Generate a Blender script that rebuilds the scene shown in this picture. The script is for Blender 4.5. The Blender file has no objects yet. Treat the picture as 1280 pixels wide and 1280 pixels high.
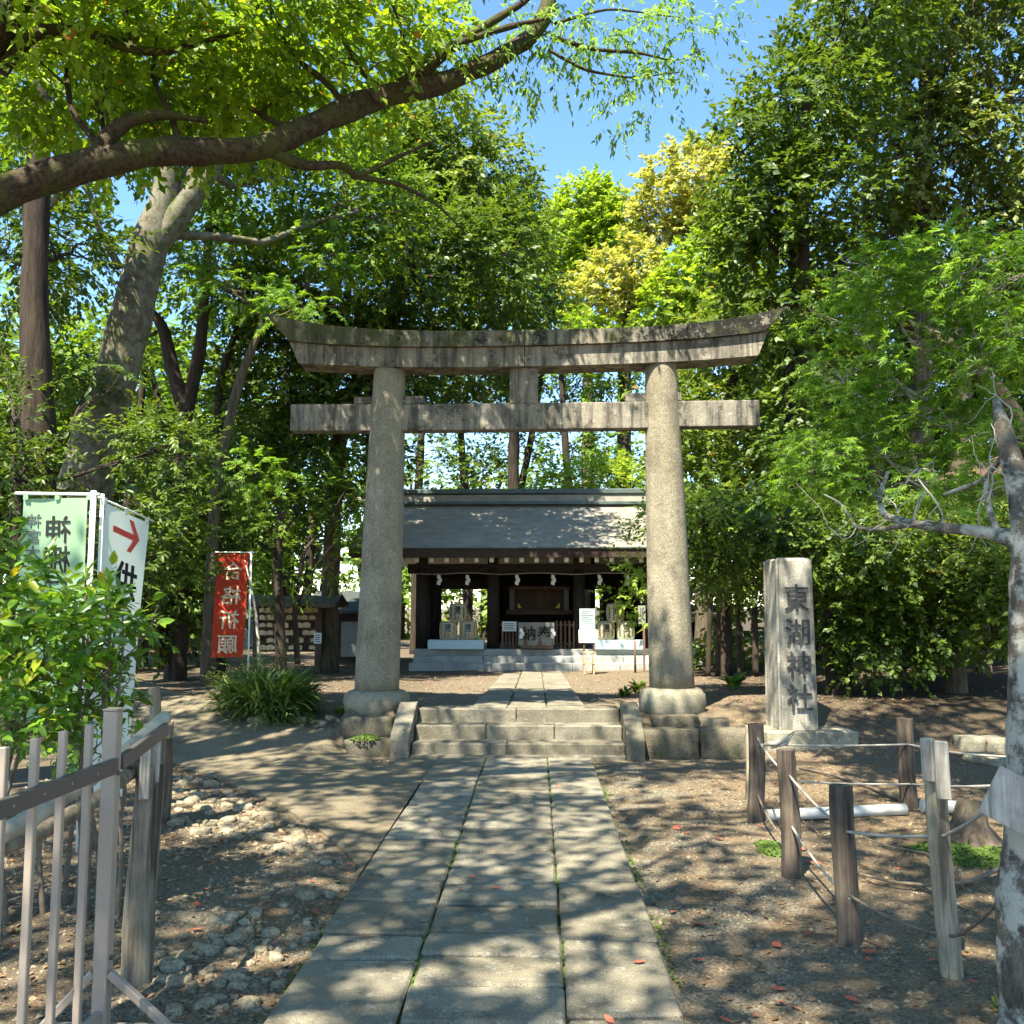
import bpy, math, random
import numpy as np
from mathutils import Vector, Matrix

# ------------------------------------------------------------------ camera, sky, sun, exposure
scene = bpy.context.scene
COL = scene.collection
R = math.radians
CAM_H, F = 1.6, 1183.0
YAW = math.atan(30 / F)              # turned a little to the left of the approach axis (+Y)
PITCH = math.atan(117 / F)
cam_d = bpy.data.cameras.new('camera')
cam_d.sensor_width = 36.0
cam_d.lens = 36.0 * F / 1280.0
cam_d.clip_start = 0.05
cam_d.clip_end = 2000
cam = bpy.data.objects.new('camera', cam_d)
cam.location = (0, 0, CAM_H)
cam.rotation_euler = (math.pi / 2 + PITCH, 0, YAW)
COL.objects.link(cam)
scene.camera = cam

SUN_EL, SUN_AZ = 58.0, 206.0         # azimuth clockwise from +Y: the sun stands behind the camera, to the left
world = bpy.data.worlds.new('World')
scene.world = world
world.use_nodes = True
wn = world.node_tree
sky = wn.nodes.new('ShaderNodeTexSky')
sky.sky_type = 'NISHITA'
sky.sun_disc = False
sky.sun_elevation = R(SUN_EL)
sky.sun_rotation = R(SUN_AZ)
sky.air_density = 1.0
sky.dust_density = 0.1
sky.ozone_density = 2.2
bg = wn.nodes['Background']
bg.inputs['Strength'].default_value = 0.11
hs = wn.nodes.new('ShaderNodeHueSaturation')
hs.inputs['Saturation'].default_value = 1.15
wn.links.new(sky.outputs[0], hs.inputs['Color'])
wn.links.new(hs.outputs[0], bg.inputs['Color'])
sd = Vector((math.sin(R(SUN_AZ)) * math.cos(R(SUN_EL)), math.cos(R(SUN_AZ)) * math.cos(R(SUN_EL)), math.sin(R(SUN_EL))))
sun_d = bpy.data.lights.new('sun', 'SUN')
sun_d.energy = 5.0
sun_d.angle = R(0.55)
sun_d.color = (1.0, 0.925, 0.75)
sun = bpy.data.objects.new('sun', sun_d)
sun.rotation_euler = sd.to_track_quat('Z', 'Y').to_euler()
sun.location = sd * 60
COL.objects.link(sun)
vs = scene.view_settings
vs.view_transform = 'Standard'
vs.look = 'None'
vs.exposure = 1.9
vs.gamma = 1.0
vs.use_curve_mapping = False
cy = scene.cycles
cy.use_denoising = True
try:
    cy.denoiser = 'OPENIMAGEDENOISE'
    cy.denoising_input_passes = 'RGB_ALBEDO_NORMAL'
    cy.denoising_prefilter = 'ACCURATE'
except Exception:
    pass
cy.max_bounces = 7
cy.diffuse_bounces = 4
cy.glossy_bounces = 2
cy.transmission_bounces = 5
cy.transparent_max_bounces = 4
cy.caustics_reflective = False
cy.caustics_refractive = False
cy.use_adaptive_sampling = True
cy.adaptive_threshold = 0.015

# ------------------------------------------------------------------ measuring helpers
_cy, _sy, _cp, _sp = math.cos(YAW), math.sin(YAW), math.cos(PITCH), math.sin(PITCH)

def ray(px, py):
    a, b = (px - 640) / F, (640 - py) / F
    y1, z1 = _cp - b * _sp, _sp + b * _cp
    return np.array([a * _cy - y1 * _sy, a * _sy + y1 * _cy, z1])

def at(px, py, Y):
    """the world point on the plane y = Y seen at a place of the photograph"""
    d = ray(px, py)
    t = Y / d[1]
    return np.array([d[0] * t, Y, CAM_H + d[2] * t])

def atz(px, py, z):
    d = ray(px, py)
    t = (z - CAM_H) / d[2]
    return np.array([d[0] * t, d[1] * t, z])

def mpp(Y):
    return Y / F

def sstep(a, b, x):
    t = np.clip((np.asarray(x, float) - a) / (b - a), 0, 1)
    return t * t * (3 - 2 * t)

def nz(p, f=1.0, seed=0):
    """cheap smooth noise, about -1..1, on an (N,3) array"""
    p = np.asarray(p, float) * f
    r = np.random.RandomState(seed + 77)
    o = np.zeros(len(p))
    amp = 0
    for k in range(7):
        w = r.normal(size=3)
        w = w / np.linalg.norm(w) * (1.0 + 1.6 * r.rand()) * 2.2
        a = 1.0 / (1 + 0.25 * k)
        o += a * np.sin(p @ w + r.rand() * 6.28)
        amp += a
    return o / amp * 2.0

# ------------------------------------------------------------------ terrain height
def U(y):
    return 0.44 - np.clip((y - 10.6) / 11.4, 0, 1) * 0.35

def H(x, y):
    x = np.asarray(x, float); y = np.asarray(y, float)
    up = U(y)
    mid = up * sstep(10.70, 10.82, y)
    wallz = 0.30 * sstep(10.32, 10.4, y) + (up - 0.30) * sstep(10.45, 10.95, y)
    left = up * sstep(9.5, 13.2, y)
    right = up * sstep(9.9, 11.8, y) + 0.02
    h = np.where((x > -1.55) & (x < 1.1), mid, 0)
    h = np.where((x >= 1.1) & (x < 2.35), wallz, h)
    h = np.where(x >= 2.35, right, h)
    wl = sstep(-2.35, -2.1, x)
    hl = left * (1 - wl) + (up * sstep(10.55, 10.8, y)) * wl
    h = np.where(x <= -1.55, hl, h)
    # mound under the shrub, dark bank on the right, rocky strip on the left
    h = h + 0.20 * np.exp(-(((x + 3.75) / 0.8) ** 2 + ((y - 12.5) / 0.8) ** 2))
    h = h + 0.42 * sstep(3.0, 7.5, x) * sstep(10.5, 15.5, y) * (1 - sstep(16, 24, y) * .5)
    h = h + 0.10 * sstep(-2.6, -4.2, x) * sstep(8, 4, y)
    p = np.stack([x.ravel(), y.ravel(), np.zeros(x.size)], 1)
    n = nz(p, 0.45, 3) * 0.022 + nz(p, 1.7, 4) * 0.007 + nz(p, 5.0, 5) * 0.003
    n = n.reshape(x.shape)
    calm = np.where((x > -1.15) & (x < 0.75), 0.1, 1.0)
    return h + n * calm - np.where((x > -1.15) & (x < 0.75), 0.015, 0)

def h1(x, y):
    return float(H(np.array([x]), np.array([y]))[0])

def gp(px, py):
    """where the line of sight meets the ground"""
    z = 0.0
    for _ in range(14):
        p = atz(px, py, z)
        z = 0.5 * z + 0.5 * h1(p[0], p[1])
    return np.array([p[0], p[1], h1(p[0], p[1])])

# ------------------------------------------------------------------ mesh helpers
_CH = {}
def _cham():
    if _CH: return _CH['v'], _CH['f']
    vs_, idx = [], {}
    for sx in (-1, 1):
        for sy in (-1, 1):
            for sz in (-1, 1):
                for ax in range(3):
                    idx[(sx, sy, sz, ax)] = len(vs_)
                    vs_.append((sx, sy, sz, ax))
    fs = []
    def face(ids):
        P = [np.array([v[0] * (1 if v[3] == 0 else .8), v[1] * (1 if v[3] == 1 else .8), v[2] * (1 if v[3] == 2 else .8)]) for v in (vs_[i] for i in ids)]
        n = np.cross(P[1] - P[0], P[2] - P[0])
        if np.dot(n, sum(P)) < 0: ids = ids[::-1]
        fs.append(tuple(ids))
    S = (-1, 1)
    for ax in range(3):
        for s in S:
            o = [a for a in range(3) if a != ax]
            ring = []
            for a, b in ((-1, -1), (1, -1), (1, 1), (-1, 1)):
                c = [0, 0, 0]; c[ax] = s; c[o[0]] = a; c[o[1]] = b
                ring.append(idx[(c[0], c[1], c[2], ax)])
            face(ring)
    for ax in range(3):
        o = [a for a in range(3) if a != ax]
        for a in S:
            for b in S:
                c0 = [0, 0, 0]; c0[o[0]] = a; c0[o[1]] = b
                c1 = list(c0); c0[ax] = -1; c1[ax] = 1
                face([idx[(*c0, o[0])], idx[(*c1, o[0])], idx[(*c1, o[1])], idx[(*c0, o[1])]])
    for sx in S:
        for sy in S:
            for sz in S:
                face([idx[(sx, sy, sz, 0)], idx[(sx, sy, sz, 1)], idx[(sx, sy, sz, 2)]])
    _CH['v'], _CH['f'] = vs_, fs
    return vs_, fs

def rotz(a):
    c, s = math.cos(a), math.sin(a)
    return np.array([[c, -s, 0], [s, c, 0], [0, 0, 1]])

def rotm(axis, a):
    return np.array(Matrix.Rotation(a, 3, axis))

class MB:
    def __init__(self):
        self.v = []; self.f = []; self.n = 0; self.sm = []
    def add(self, V, Fs, smooth=False):
        V = np.asarray(V, float).reshape(-1, 3)
        self.v.append(V)
        n = self.n
        self.f.extend([tuple(int(i) + n for i in f) for f in Fs])
        self.sm.extend([smooth] * len(Fs))
        self.n += len(V)
        return self
    def box(self, c, s, rot=None, ch=0.0, jit=0.0, rs=None):
        c = np.asarray(c, float); h = np.asarray(s, float) / 2
        if ch <= 0:
            V = np.array([(sx, sy, sz) for sx in (-1, 1) for sy in (-1, 1) for sz in (-1, 1)], float) * h
            Fs = [(0, 1, 3, 2), (4, 6, 7, 5), (0, 4, 5, 1), (2, 3, 7, 6), (0, 2, 6, 4), (1, 5, 7, 3)]
        else:
            vv, Fs = _cham()
            ch = min(ch, h.min() * .9)
            V = np.array([[v[k] * (h[k] - (0 if v[3] == k else ch)) for k in range(3)] for v in vv])
        if jit:
            rs = rs or np.random
            # move the eight corners together so that bevels stay whole
            cj = {k: rs.uniform(-jit, jit, 3) for k in range(8)}
            V = np.array([p + cj[(p[0] > 0) * 4 + (p[1] > 0) * 2 + (p[2] > 0)] for p in V])
        if rot is not None: V = V @ np.asarray(rot).T
        return self.add(V + c, Fs)
    def bar(self, a, b, w, h, ch=0.0, up=(0, 0, 1)):
        a, b = np.asarray(a, float), np.asarray(b, float)
        d = b - a; L = np.linalg.norm(d); d = d / L
        up = np.asarray(up, float)
        x = np.cross(d, up); x = x / (np.linalg.norm(x) + 1e-9)
        u = np.cross(x, d)
        M = np.stack([x, d, u], 1)
        return self.box((a + b) / 2, (w, L, h), M, ch)
    def tube(self, pts, rad, sides=8, caps=True, smooth=True, jit=0.0, seed=0):
        P = np.asarray(pts, float)
        n = len(P)
        rad = np.full(n, rad) if np.isscalar(rad) else np.asarray(rad, float)
        T = np.gradient(P, axis=0)
        T /= np.linalg.norm(T, axis=1)[:, None] + 1e-9
        ref = np.array([0.13, 1, 0.07]) if abs(T[0][1]) < 0.8 else np.array([1, 0.1, 0.05])
        ang = np.arange(sides) / sides * 2 * math.pi
        V = []
        x = np.cross(T[0], ref); x /= np.linalg.norm(x)
        for i in range(n):
            x = x - T[i] * np.dot(x, T[i]); x /= np.linalg.norm(x) + 1e-9
            y = np.cross(T[i], x)
            V.append(P[i] + rad[i] * (np.cos(ang)[:, None] * x + np.sin(ang)[:, None] * y))
        V = np.concatenate(V)
        if jit:
            C = np.repeat(P, sides, 0)
            V = C + (V - C) * (1 + jit * (nz(V, 1.6, seed) * .5 + nz(V, 5., seed + 1) * .35 + nz(V, 11., seed + 2) * .2))[:, None]
        Fs = []
        for i in range(n - 1):
            for k in range(sides):
                a = i * sides + k; b = i * sides + (k + 1) % sides
                Fs.append((a, b, b + sides, a + sides))
        self.add(V, Fs, smooth)
        if caps:
            m = self.n - len(V)
            self.f.append(tuple(m + k for k in range(sides))[::-1]); self.sm.append(False)
            self.f.append(tuple(m + (n - 1) * sides + k for k in range(sides))); self.sm.append(False)
        return self
    def lathe(self, c, prof, sides=24, smooth=True):
        c = np.asarray(c, float)
        V = [(c[0] + r * math.cos(2 * math.pi * k / sides), c[1] + r * math.sin(2 * math.pi * k / sides), c[2] + z) for r, z in prof for k in range(sides)]
        Fs = []
        for i in range(len(prof) - 1):
            for k in range(sides):
                a = i * sides + k; b = i * sides + (k + 1) % sides
                Fs.append((a, b, b + sides, a + sides))
        n = self.n
        self.add(V, Fs, smooth)
        self.f.append(tuple(n + (len(prof) - 1) * sides + k for k in range(sides))); self.sm.append(False)
        self.f.append(tuple(n + k for k in range(sides))[::-1]); self.sm.append(False)
        return self
    def rock(self, c, s, n=3, a=0.75, amp=0.12, seed=0, rot=None, f=1.3, smooth=True):
        g = np.linspace(-1, 1, n + 1)
        V, Fs, key = [], [], {}
        def vid(p):
            k = tuple(np.round(p, 4))
            if k not in key:
                key[k] = len(V); V.append(p)
            return key[k]
        for ax in range(3):
            for sg in (-1, 1):
                for i in range(n):
                    for j in range(n):
                        q = []
                        for u, v in ((g[i], g[j]), (g[i + 1], g[j]), (g[i + 1], g[j + 1]), (g[i], g[j + 1])):
                            p = [0, 0, 0]; p[ax] = sg; p[(ax + 1) % 3] = u; p[(ax + 2) % 3] = v
                            q.append(vid(np.array(p, float)))
                        Fs.append(tuple(q) if sg > 0 else tuple(q[::-1]))
        V = np.array(V)
        sph = V / np.linalg.norm(V, axis=1)[:, None]
        V = sph * a + V * (1 - a)
        V = V * (1 + amp * nz(V + seed * 3.1, f, seed))[:, None]
        V = V * (np.asarray(s, float) / 2)
        if rot is not None: V = V @ np.asarray(rot).T
        return self.add(V + np.asarray(c, float), Fs, smooth)
    def sheet(self, P, smooth=False):
        """P: (n,m,3) grid of points"""
        n, m = P.shape[:2]
        Fs = [(i * m + j, (i + 1) * m + j, (i + 1) * m + j + 1, i * m + j + 1) for i in range(n - 1) for j in range(m - 1)]
        return self.add(P.reshape(-1, 3), Fs, smooth)
    def arrays(self):
        return np.concatenate(self.v) if self.v else np.zeros((0, 3))

def link(o, parent=None):
    COL.objects.link(o)
    if parent is not None: o.parent = parent
    return o

def world_of(parent):
    M = Matrix.Identity(4)
    while parent is not None:
        M = Matrix.LocRotScale(parent.location, parent.rotation_euler, parent.scale) @ M
        parent = parent.parent
    return M

def build(name, mb, mat, parent=None, local=False):
    """one mesh object; vertices are given in world space unless local"""
    V = mb.arrays()
    M = world_of(parent)
    org = None
    if not local:
        if parent is None:
            org = np.array([(V[:, 0].min() + V[:, 0].max()) / 2, (V[:, 1].min() + V[:, 1].max()) / 2, V[:, 2].min()])
            V = V - org
        else:
            Mi = np.array(M.inverted())
            V = V @ Mi[:3, :3].T + Mi[:3, 3]
    me = bpy.data.meshes.new(name)
    me.from_pydata(V.tolist(), [], mb.f)
    if any(mb.sm): me.polygons.foreach_set('use_smooth', mb.sm)
    me.materials.append(mat)
    me.update()
    o = bpy.data.objects.new(name, me)
    if org is not None: o.location = org
    return link(o, parent)

def tag(o, label, cat, group=None):
    o['label'] = label; o['category'] = cat
    if group: o['group'] = group
    return o

def kind(o, k):
    o['kind'] = k
    return o

def thing(name, label, cat, loc, rz=0.0, group=None):
    o = bpy.data.objects.new(name, None)
    o.empty_display_size = 0.1
    o.location = tuple(float(v) for v in loc); o.rotation_euler = (0, 0, rz)
    COL.objects.link(o)
    return tag(o, label, cat, group)

def dup(root, loc=None, rz=None, label=None, scale=None):
    r = root.copy(); COL.objects.link(r)
    if loc is not None: r.location = tuple(float(v) for v in loc)
    if rz is not None: r.rotation_euler = (0, 0, rz)
    if scale is not None: r.scale = (scale,) * 3
    if label: r['label'] = label
    for c in list(root.children):
        d = c.copy(); COL.objects.link(d); d.parent = r
        for g in list(c.children):
            e = g.copy(); COL.objects.link(e); e.parent = d
    return r

def text_mb(s, size, bold=0.0, extrude=0.004, vertical=True, line=1.0, res=2):
    """lettering in the local xz plane facing -y, centred; returns an MB"""
    mb = MB()
    items = list(s) if vertical else [s]
    for k, chs in enumerate(items):
        if not chs.strip(): continue
        c = bpy.data.curves.new('t', 'FONT')
        c.body = chs; c.size = 1.0; c.extrude = extrude / size; c.offset = bold; c.resolution_u = res
        o = bpy.data.objects.new('t', c); COL.objects.link(o)
        dg = bpy.context.evaluated_depsgraph_get()
        m = bpy.data.meshes.new_from_object(o.evaluated_get(dg))
        V = np.array([v.co[:] for v in m.vertices])
        Fs = [tuple(p.vertices) for p in m.polygons]
        bpy.data.objects.remove(o); bpy.data.curves.remove(c); bpy.data.meshes.remove(m)
        if len(V) == 0: continue
        cx = (V[:, 0].min() + V[:, 0].max()) / 2
        cz = (V[:, 1].min() + V[:, 1].max()) / 2 if vertical else 0.36
        W = np.stack([(V[:, 0] - cx) * size, -V[:, 2] * size, (V[:, 1] - cz) * size - (k - (len(items) - 1) / 2) * line * size * vertical], 1)
        mb.add(W, Fs)
    return mb

# ------------------------------------------------------------------ materials
def mat(name):
    m = bpy.data.materials.new(name)
    m.use_nodes = True
    nt = m.node_tree
    b = nt.nodes['Principled BSDF']
    return m, nt, b

def N(nt, t, **kw):
    n = nt.nodes.new(t)
    for k, v in kw.items():
        if hasattr(n, k): setattr(n, k, v)
        else: n.inputs[k.replace('_', ' ')].default_value = v
    return n

def ramp(nt, src, stops, interp='LINEAR'):
    r = nt.nodes.new('ShaderNodeValToRGB')
    r.color_ramp.interpolation = interp
    e = r.color_ramp.elements
    while len(e) < len(stops): e.new(0.5)
    for i, (p, c) in enumerate(stops):
        e[i].position = p
        e[i].color = (*c, 1) if len(c) == 3 else c
    nt.links.new(src, r.inputs[0])
    return r.outputs[0]

def g3(v): return (v, v, v)

def coords(nt, scale=(1, 1, 1), obj=False, rot=(0, 0, 0)):
    mp = nt.nodes.new('ShaderNodeMapping')
    mp.inputs['Scale'].default_value = scale
    mp.inputs['Rotation'].default_value = rot
    if obj:
        tc = nt.nodes.new('ShaderNodeTexCoord'); nt.links.new(tc.outputs['Object'], mp.inputs[0])
    else:
        ge = nt.nodes.new('ShaderNodeNewGeometry'); nt.links.new(ge.outputs['Position'], mp.inputs[0])
    return mp.outputs[0]

def noise(nt, vec, scale, detail=4, rough=0.6, out=0):
    n = nt.nodes.new('ShaderNodeTexNoise')
    n.inputs['Scale'].default_value = scale
    n.inputs['Detail'].default_value = detail
    n.inputs['Roughness'].default_value = rough
    nt.links.new(vec, n.inputs['Vector'])
    return n.outputs[out]

def vor(nt, vec, scale, out='Distance', feature='F1'):
    n = nt.nodes.new('ShaderNodeTexVoronoi')
    n.feature = feature
    n.inputs['Scale'].default_value = scale
    nt.links.new(vec, n.inputs['Vector'])
    return n.outputs[out]

def mix(nt, fac, a, b, mode='MIX'):
    n = nt.nodes.new('ShaderNodeMix')
    n.data_type = 'RGBA'; n.blend_type = mode
    def put(sock, v):
        if hasattr(v, 'is_output') or isinstance(v, bpy.types.NodeSocket): nt.links.new(v, sock)
        elif isinstance(v, (int, float)): sock.default_value = v
        else: sock.default_value = (*v, 1)
    put(n.inputs[0], fac); put(n.inputs[6], a); put(n.inputs[7], b)
    return n.outputs[2]

def math_(nt, op, a, b=0.0):
    n = nt.nodes.new('ShaderNodeMath'); n.operation = op
    for i, v in enumerate((a, b)):
        if isinstance(v, bpy.types.NodeSocket): nt.links.new(v, n.inputs[i])
        else: n.inputs[i].default_value = v
    return n.outputs[0]

def bump(nt, b, h, dist=0.01, strength=1.0, prev=None):
    n = nt.nodes.new('ShaderNodeBump')
    n.inputs['Distance'].default_value = dist
    n.inputs['Strength'].default_value = strength
    nt.links.new(h, n.inputs['Height'])
    if prev is not None: nt.links.new(prev, n.inputs['Normal'])
    nt.links.new(n.outputs[0], b.inputs['Normal'])
    return n.outputs[0]

def stone_mat(name, c0, c1, moss=0.0, mossc=(.06, .08, .02), streak=0.0, dark=0.0, speck=120, rough=.85, spots=0.0, tint=None):
    m, nt, b = mat(name)
    P = coords(nt)
    base = ramp(nt, noise(nt, P, 2.3, 6, .65), [(.3, c0), (.7, c1)])
    sp = ramp(nt, noise(nt, P, speck, 2, .7), [(.35, g3(.62)), (.5, g3(1)), (.66, g3(1.35))])
    base = mix(nt, 1.0, base, sp, 'MULTIPLY')
    oi = nt.nodes.new('ShaderNodeObjectInfo')
    rv = ramp(nt, oi.outputs['Random'], [(0, (.88, .86, .83)), (1, (1.1, 1.1, 1.12))])
    base = mix(nt, 1.0, base, rv, 'MULTIPLY')
    if tint:
        base = mix(nt, ramp(nt, noise(nt, P, .9, 4, .7), [(.5, g3(0)), (.68, g3(.75))]), base, tint)
    if streak:
        S = coords(nt, (1, 1, .09))
        f = ramp(nt, noise(nt, S, 9, 5, .7), [(.43, g3(0)), (.60, g3(streak))])
        base = mix(nt, f, base, (.05, .048, .042))
    if dark:
        f = ramp(nt, noise(nt, P, 3.6, 7, .75), [(.54, g3(0)), (.60, g3(dark))])
        base = mix(nt, f, base, (.03, .03, .027))
    if spots:
        f = ramp(nt, noise(nt, P, 17, 3, .6), [(.62, g3(0)), (.68, g3(spots))])
        base = mix(nt, f, base, (.42, .43, .38))
    if moss:
        f = ramp(nt, noise(nt, P, 1.7, 7, .75), [(.62 - .22 * moss, g3(0)), (.78 - .15 * moss, g3(min(1, moss * 1.2)))])
        base = mix(nt, f, base, mossc)
    nt.links.new(base, b.inputs['Base Color'])
    b.inputs['Roughness'].default_value = rough
    b.inputs['Specular IOR Level'].default_value = .25
    n1 = bump(nt, b, noise(nt, P, 60, 5, .7), .006, .7)
    bump(nt, b, noise(nt, P, 9, 5, .7), .02, .6, n1)
    return m

def wood_mat(name, c0, c1, axis='z', scale=1.0, rough=.8, crack=.5, moss=0.0, obj=False, mossc=(.10, .12, .04)):
    m, nt, b = mat(name)
    s = {'z': (1, 1, .06), 'x': (.06, 1, 1), 'y': (1, .06, 1)}[axis]
    P = coords(nt, s, obj)
    Q = coords(nt, (1, 1, 1), obj)
    g = noise(nt, P, 60 * scale, 6, .7)
    base = ramp(nt, g, [(.32, c0), (.62, c1)])
    big = ramp(nt, noise(nt, Q, 5, 5, .7), [(.3, g3(.62)), (.7, g3(1.2))])
    base = mix(nt, 1.0, base, big, 'MULTIPLY')
    oi = nt.nodes.new('ShaderNodeObjectInfo')
    base = mix(nt, 1.0, base, ramp(nt, oi.outputs['Random'], [(0, g3(.8)), (1, g3(1.15))]), 'MULTIPLY')
    if crack:
        ck = ramp(nt, noise(nt, P, 24 * scale, 3, .6), [(.36, g3(crack)), (.41, g3(0))])
        base = mix(nt, ck, base, tuple(v * .2 for v in c0))
    if moss:
        base = mix(nt, ramp(nt, noise(nt, Q, 4, 5, .7), [(.55, g3(0)), (.7, g3(moss))]), base, mossc)
    nt.links.new(base, b.inputs['Base Color'])
    b.inputs['Roughness'].default_value = rough
    b.inputs['Specular IOR Level'].default_value = .3
    bump(nt, b, g, .006, .9)
    return m

def plain(name, c, rough=.6, metal=0.0, var=.15, scale=8, bumpd=0.0, spec=.4):
    m, nt, b = mat(name)
    P = coords(nt)
    base = ramp(nt, noise(nt, P, scale, 5, .65), [(.3, tuple(v * (1 - var) for v in c)), (.7, tuple(min(1, v * (1 + var)) for v in c))])
    nt.links.new(base, b.inputs['Base Color'])
    b.inputs['Roughness'].default_value = rough
    b.inputs['Metallic'].default_value = metal
    b.inputs['Specular IOR Level'].default_value = spec
    if bumpd: bump(nt, b, noise(nt, P, scale * 6, 4, .6), bumpd, .8)
    return m

def cloth(name, c, trans=.4):
    m, nt, b = mat(name)
    P = coords(nt)
    base = ramp(nt, noise(nt, P, 3, 4, .6), [(.3, tuple(v * .9 for v in c)), (.7, c)])
    nt.links.new(base, b.inputs['Base Color'])
    b.inputs['Roughness'].default_value = .75
    b.inputs['Specular IOR Level'].default_value = .2
    t = nt.nodes.new('ShaderNodeBsdfTranslucent'); nt.links.new(base, t.inputs[0])
    mx = nt.nodes.new('ShaderNodeMixShader'); mx.inputs[0].default_value = trans
    nt.links.new(b.outputs[0], mx.inputs[1]); nt.links.new(t.outputs[0], mx.inputs[2])
    nt.links.new(mx.outputs[0], nt.nodes['Material Output'].inputs['Surface'])
    return m

def leaf_mat(name, stops, tstops=None, trans=.42, rough=.5, spec=.4):
    """leaf colours by the leaf's own tone (an attribute that varies from leaf to leaf)"""
    m, nt, b = mat(name)
    if name != 'leaf litter': stops = [(p, (min(1, c[0] * 1.12), min(1, c[1] * 1.2), c[2] * .85)) for p, c in stops]
    a = nt.nodes.new('ShaderNodeAttribute'); a.attribute_name = 'tone'
    base = ramp(nt, a.outputs['Fac'], stops)
    tb = ramp(nt, a.outputs['Fac'], tstops or [(p, (min(1, c[0] * 1.75), min(1, c[1] * 1.6), c[2] * .7)) for p, c in stops])
    nt.links.new(base, b.inputs['Base Color'])
    b.inputs['Roughness'].default_value = rough
    b.inputs['Specular IOR Level'].default_value = spec
    t = nt.nodes.new('ShaderNodeBsdfTranslucent'); nt.links.new(tb, t.inputs[0])
    mx = nt.nodes.new('ShaderNodeMixShader'); mx.inputs[0].default_value = trans
    nt.links.new(b.outputs[0], mx.inputs[1]); nt.links.new(t.outputs[0], mx.inputs[2])
    nt.links.new(mx.outputs[0], nt.nodes['Material Output'].inputs['Surface'])
    return m

def bark_mat(name, c0, c1, lichen=0.0, lc=(.42, .43, .38), moss=0.0, scale=1.0, fur=.14):
    m, nt, b = mat(name)
    S = coords(nt, (1, 1, fur))
    P = coords(nt)
    g = noise(nt, S, 26 * scale, 6, .72)
    base = ramp(nt, g, [(.34, c0), (.62, c1)])
    if moss:
        base = mix(nt, ramp(nt, noise(nt, P, 2.2, 6, .75), [(.48, g3(0)), (.62, g3(moss))]), base, (.07, .085, .02))
    if lichen:
        base = mix(nt, ramp(nt, noise(nt, P, 7, 6, .7), [(.47, g3(0)), (.56, g3(lichen))]), base, lc)
    nt.links.new(base, b.inputs['Base Color'])
    b.inputs['Roughness'].default_value = .9
    b.inputs['Specular IOR Level'].default_value = .2
    bump(nt, b, g, .02, .9)
    return m

# ------------------------------------------------------------------ the materials
def ground_mat():
    m, nt, b = mat('gravel and soil')
    P = coords(nt)
    big = noise(nt, P, .55, 6, .7)
    mid = noise(nt, P, 2.6, 6, .7)
    fine = noise(nt, P, 42, 5, .75)
    cell = vor(nt, P, 95, 'Color')
    bw = nt.nodes.new('ShaderNodeRGBToBW'); nt.links.new(cell, bw.inputs[0])
    grav = ramp(nt, bw.outputs[0], [(.15, (.075, .066, .050)), (.5, (.17, .15, .113)), (.9, (.32, .285, .215))])
    dirt = ramp(nt, fine, [(.3, (.06, .041, .025)), (.5, (.165, .117, .071)), (.72, (.31, .232, .148))])
    sx = nt.nodes.new('ShaderNodeSeparateXYZ'); nt.links.new(P, sx.inputs[0])
    f = ramp(nt, mid, [(.42, g3(0)), (.60, g3(1))])
    # open sandy soil towards the right, bank soil colour darkened for the shade under its trees
    right = nt.nodes.new('ShaderNodeMapRange'); nt.links.new(sx.outputs[0], right.inputs[0])
    right.inputs[1].default_value = 0.9; right.inputs[2].default_value = 2.3
    f2 = mix(nt, right.outputs[0], f, g3(.93))
    base = mix(nt, f2, grav, dirt)
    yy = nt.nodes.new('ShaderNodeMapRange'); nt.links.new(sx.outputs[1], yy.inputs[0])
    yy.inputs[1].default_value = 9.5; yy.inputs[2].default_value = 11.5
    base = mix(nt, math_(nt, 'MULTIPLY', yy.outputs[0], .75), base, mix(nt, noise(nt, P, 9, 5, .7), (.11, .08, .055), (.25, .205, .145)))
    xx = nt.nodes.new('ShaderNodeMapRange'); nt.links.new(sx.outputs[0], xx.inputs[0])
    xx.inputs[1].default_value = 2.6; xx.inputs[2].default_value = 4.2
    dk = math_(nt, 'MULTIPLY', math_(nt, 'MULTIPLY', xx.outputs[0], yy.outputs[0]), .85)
    base = mix(nt, dk, base, mix(nt, fine, (.02, .016, .011), (.085, .062, .038)))  # tree shade on the right bank, put into the soil colour
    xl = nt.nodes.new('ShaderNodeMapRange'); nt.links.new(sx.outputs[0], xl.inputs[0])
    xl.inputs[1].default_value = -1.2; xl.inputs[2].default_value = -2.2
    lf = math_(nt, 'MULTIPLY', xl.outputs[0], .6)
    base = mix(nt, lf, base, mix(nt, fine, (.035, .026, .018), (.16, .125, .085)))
    lit = ramp(nt, vor(nt, P, 26), [(.18, g3(.7)), (.28, g3(0))])
    base = mix(nt, math_(nt, 'MULTIPLY', lit, ramp(nt, mid, [(.4, g3(0)), (.6, g3(1))])), base, (.22, .13, .07))
    moss = ramp(nt, noise(nt, P, 1.1, 7, .8), [(.60, g3(0)), (.70, g3(.5))])
    base = mix(nt, moss, base, (.07, .085, .025))
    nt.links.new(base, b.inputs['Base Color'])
    b.inputs['Roughness'].default_value = .95
    b.inputs['Specular IOR Level'].default_value = .15
    n1 = bump(nt, b, vor(nt, P, 95), .008, .9)
    n2 = bump(nt, b, fine, .012, .8, n1)
    bump(nt, b, mid, .012, .5, n2)
    return m

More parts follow.
